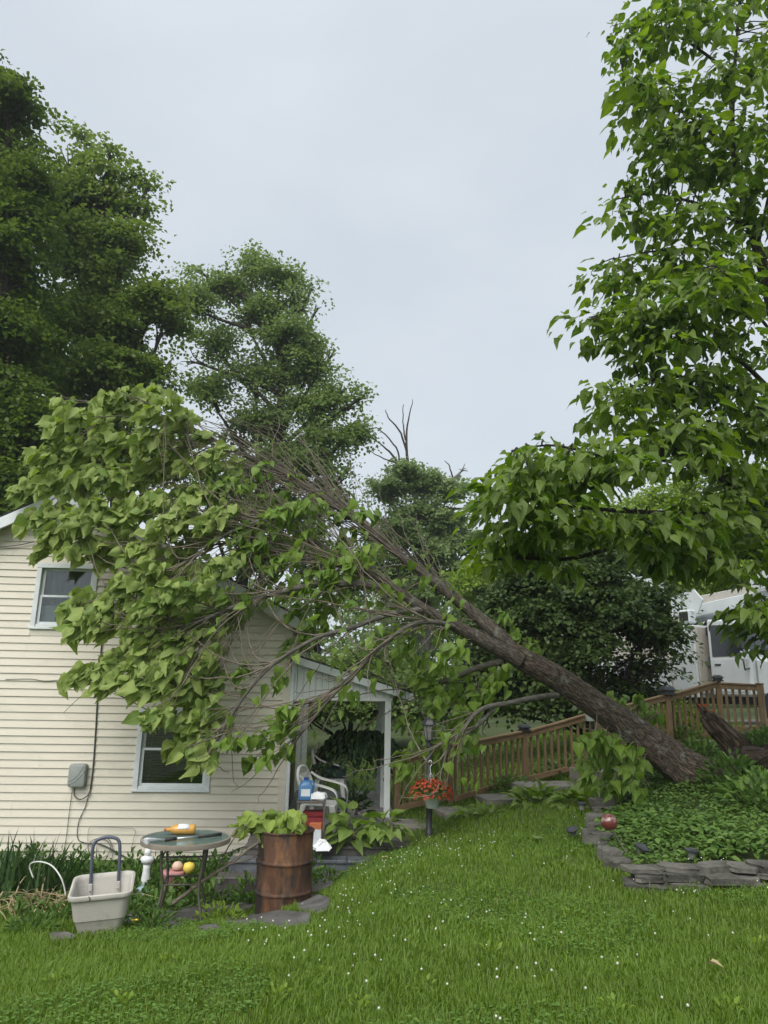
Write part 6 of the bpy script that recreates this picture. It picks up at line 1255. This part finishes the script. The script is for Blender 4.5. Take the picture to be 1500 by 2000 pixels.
# ------------------------------------------------------------------ lawn
r = np.random.default_rng(99)
slabs = [np.array([(v_.co + path.location)[:2] for v_ in o.data.vertices]) for o in path.children]
def lawn_mask(x, y):
    m = ~inpoly(x, y, BED)
    lx = (x - HC[0]) * EX[0] + (y - HC[1]) * EX[1]; ly = (x - HC[0]) * EYV[0] + (y - HC[1]) * EYV[1]
    m &= ~((lx < .02) & (ly > -.05) & (ly < HD + .2)); m &= ~((lx > -.4) & (lx < PX1 + .2) & (ly > -1.66) & (ly < PD + .3)); m &= ~((lx > -.62) & (lx < .98) & (ly > -2.22) & (ly < -1.6))
    for s in slabs:
        n = len(s) // 2; hull = s[:n]; m &= ~inpoly(x, y, hull)
    m &= np.hypot(x - bx, y - by) > .3
    m &= ~((y > 16.3) & (x > 6.2))
    return m
def grass(n, y0, y1, pw_, name, label, wk=1.0):
    u = r.uniform(0, 1, n * 2); e1 = 1 - pw_; y = (y0 ** e1 + u * (y1 ** e1 - y0 ** e1)) ** (1 / e1); x = r.uniform(-1, 1, n * 2) * (.62 * y + 1.0) + .0
    m = lawn_mask(x, y); x, y = x[m][:n], y[m][:n]; n = len(x); z = G(x, y)
    patch = .5 + .5 * np.sin(x * 1.9 + 1.4 * np.sin(y * 1.3)) * np.sin(y * 2.3 + np.sin(x * 2.9))
    h = (.030 + .032 * r.random(n) + .02 * patch) * np.where(r.random(n) < .05, 1.6, 1); wd = (.0030 + .00056 * y) * r.uniform(.7, 1.3, n) * wk
    a = r.uniform(0, 6.283, n); lean = r.uniform(.1, .95, n); ox, oy = np.cos(a) * h * lean, np.sin(a) * h * lean; b = a + math.pi / 2 + r.normal(0, .5, n); sx, sy = np.cos(b) * wd / 2, np.sin(b) * wd / 2
    V = np.stack([np.stack([x - sx, y - sy, z - .01], 1), np.stack([x + sx, y + sy, z - .01], 1), np.stack([x + ox * .35 + sx * .85, y + oy * .35 + sy * .85, z + h * .6], 1), np.stack([x + ox * .35 - sx * .85, y + oy * .35 - sy * .85, z + h * .6], 1), np.stack([x + ox, y + oy, z + h * (1 - .25 * lean)], 1)], 1).reshape(-1, 3)
    k = np.arange(n)[:, None] * 5; props(link(bpy.data.objects.new(name, np_mesh(name, V, [k + np.array([[0, 1, 2, 3]]), k + np.array([[3, 2, 4]])], M['grass']))), label, 'grass', kind='stuff')
grass(288000, 2.7, 13.0, .9, 'grass', 'green mown lawn in the foreground')
grass(36000, 13.0, 24.0, .3, 'back_grass', 'grass of the back lawn beyond porch and railing', 1.8)
# clover: leaves in patches and white heads
n = 60000; y = 3 + 9 * r.random(n); x = r.uniform(-1, 1, n) * (.6 * y + .6); pf_ = np.sin(x * 2.7 + 2 * np.sin(y * .9)) + np.sin(y * 2.2 + 1.5 * np.sin(x * 1.1)); m = lawn_mask(x, y) & (pf_ > .5); x, y = x[m], y[m]; n = len(x); a = r.uniform(0, 6.28, n)
props(scatter('clover', OVAL, np.stack([x, y, G(x, y) + r.uniform(.03, .07, n)], 1), np.stack([np.cos(a), np.sin(a), np.zeros(n)], 1), np.array([0, -.1, 1]) + rand_unit(n, r) * .3, r.uniform(.018, .032, n), M['clover']), 'patches of small clover leaves in the lawn', 'clover', kind='stuff')
n = 800; y = 3.3 + 6.5 * r.random(n) ** .8; x = r.uniform(-.3, 1, n) * (.6 * y); pf_ = np.sin(x * 1.9 + 1.2) + np.sin(y * 1.4 + x); m = lawn_mask(x, y) & ((pf_ > .1) | (r.random(n) < .12)) & (r.random(n) < np.clip((y - 2.5) / 4, .12, 1)); x, y = x[m], y[m]; n = len(x)
mb = MB(); z = G(x, y)
for i in range(n):
    s = r.uniform(.0048, .008); mb.lathe([(s * .3, -s), (s, -.2 * s), (s * .8, .6 * s), (s * .2, s)], (x[i], y[i], z[i] + r.uniform(.055, .095)), 6)
props(mb.build('clover_flowers', M['white_flower'], smooth=True), 'scattered white clover flower heads in the lawn', 'clover flowers', kind='stuff')
P_, T_, N_, S_ = [], [], [], []
for px, py in [(632, 1920), (825, 1942), (700, 1985), (235, 1975), (1205, 1995), (1420, 1995), (470, 1900), (110, 1925), (960, 1870), (540, 1960), (1480, 1860), (330, 1890), (1120, 1800), (880, 1790)]:
    g_ = ground_at(px, py); n = 60; u = rand_unit(n, r); u[:, 2] = abs(u[:, 2]); P_.append(np.array([g_[0], g_[1], G(g_[0], g_[1])]) + u * r.uniform(.2, 1, (n, 1)) * np.array([.09, .09, .075])); T_.append(u + rand_unit(n, r) * .3); N_.append(np.array([0, -.2, 1]) + rand_unit(n, r) * .4); S_.append(r.uniform(.02, .045, n))
props(scatter('lawn_weeds', OVAL, *map(np.concatenate, (P_, T_, N_, S_)), M['bright_leaf']), 'bright small weed tufts dotted through the foreground lawn', 'weeds', kind='stuff')
# single fallen leaves on the lawn
for i, (px, py, mt, lb) in enumerate([(1052, 1652, 'leaf_fresh', 'green fallen leaf on the lawn left of the stone border'), (755, 1686, 'straw', 'dry curled leaf on the grass near the deck steps'), (1390, 1918, 'straw', 'brown dead leaf in the right foreground grass')]):
    g_ = ground_at(px, py); o = link(bpy.data.objects.new('fallen_leaf', np_mesh('fallen_leaf', *[HEART[2 + i][0]], [HEART[2 + i][1]], M[mt]))); o.location = (g_[0], g_[1], G(g_[0], g_[1]) + .075); o.scale = (.15, .15, .15) if i == 0 else (.07, .07, .07); o.rotation_euler = (.2, .1, i * 2.0); props(o, lb, 'leaf')


# ------------------------------------------------------------------ moist air: one closed box round everything
hz, t, l = new_mat('moist_air'); o_ = t.nodes.new('ShaderNodeOutputMaterial'); v_ = t.nodes.new('ShaderNodeVolumePrincipled')
v_.inputs['Color'].default_value = (.86, .91, .96, 1); v_.inputs['Density'].default_value = HAZE; v_.inputs['Anisotropy'].default_value = .2; l(v_.outputs[0], o_.inputs['Volume'])
props(MB().b2((-450, -140, EYE - 6.5), (450, 920, EYE + 30)).build('haze', hz), 'thin moist grey haze in the air', 'haze', kind='stuff')
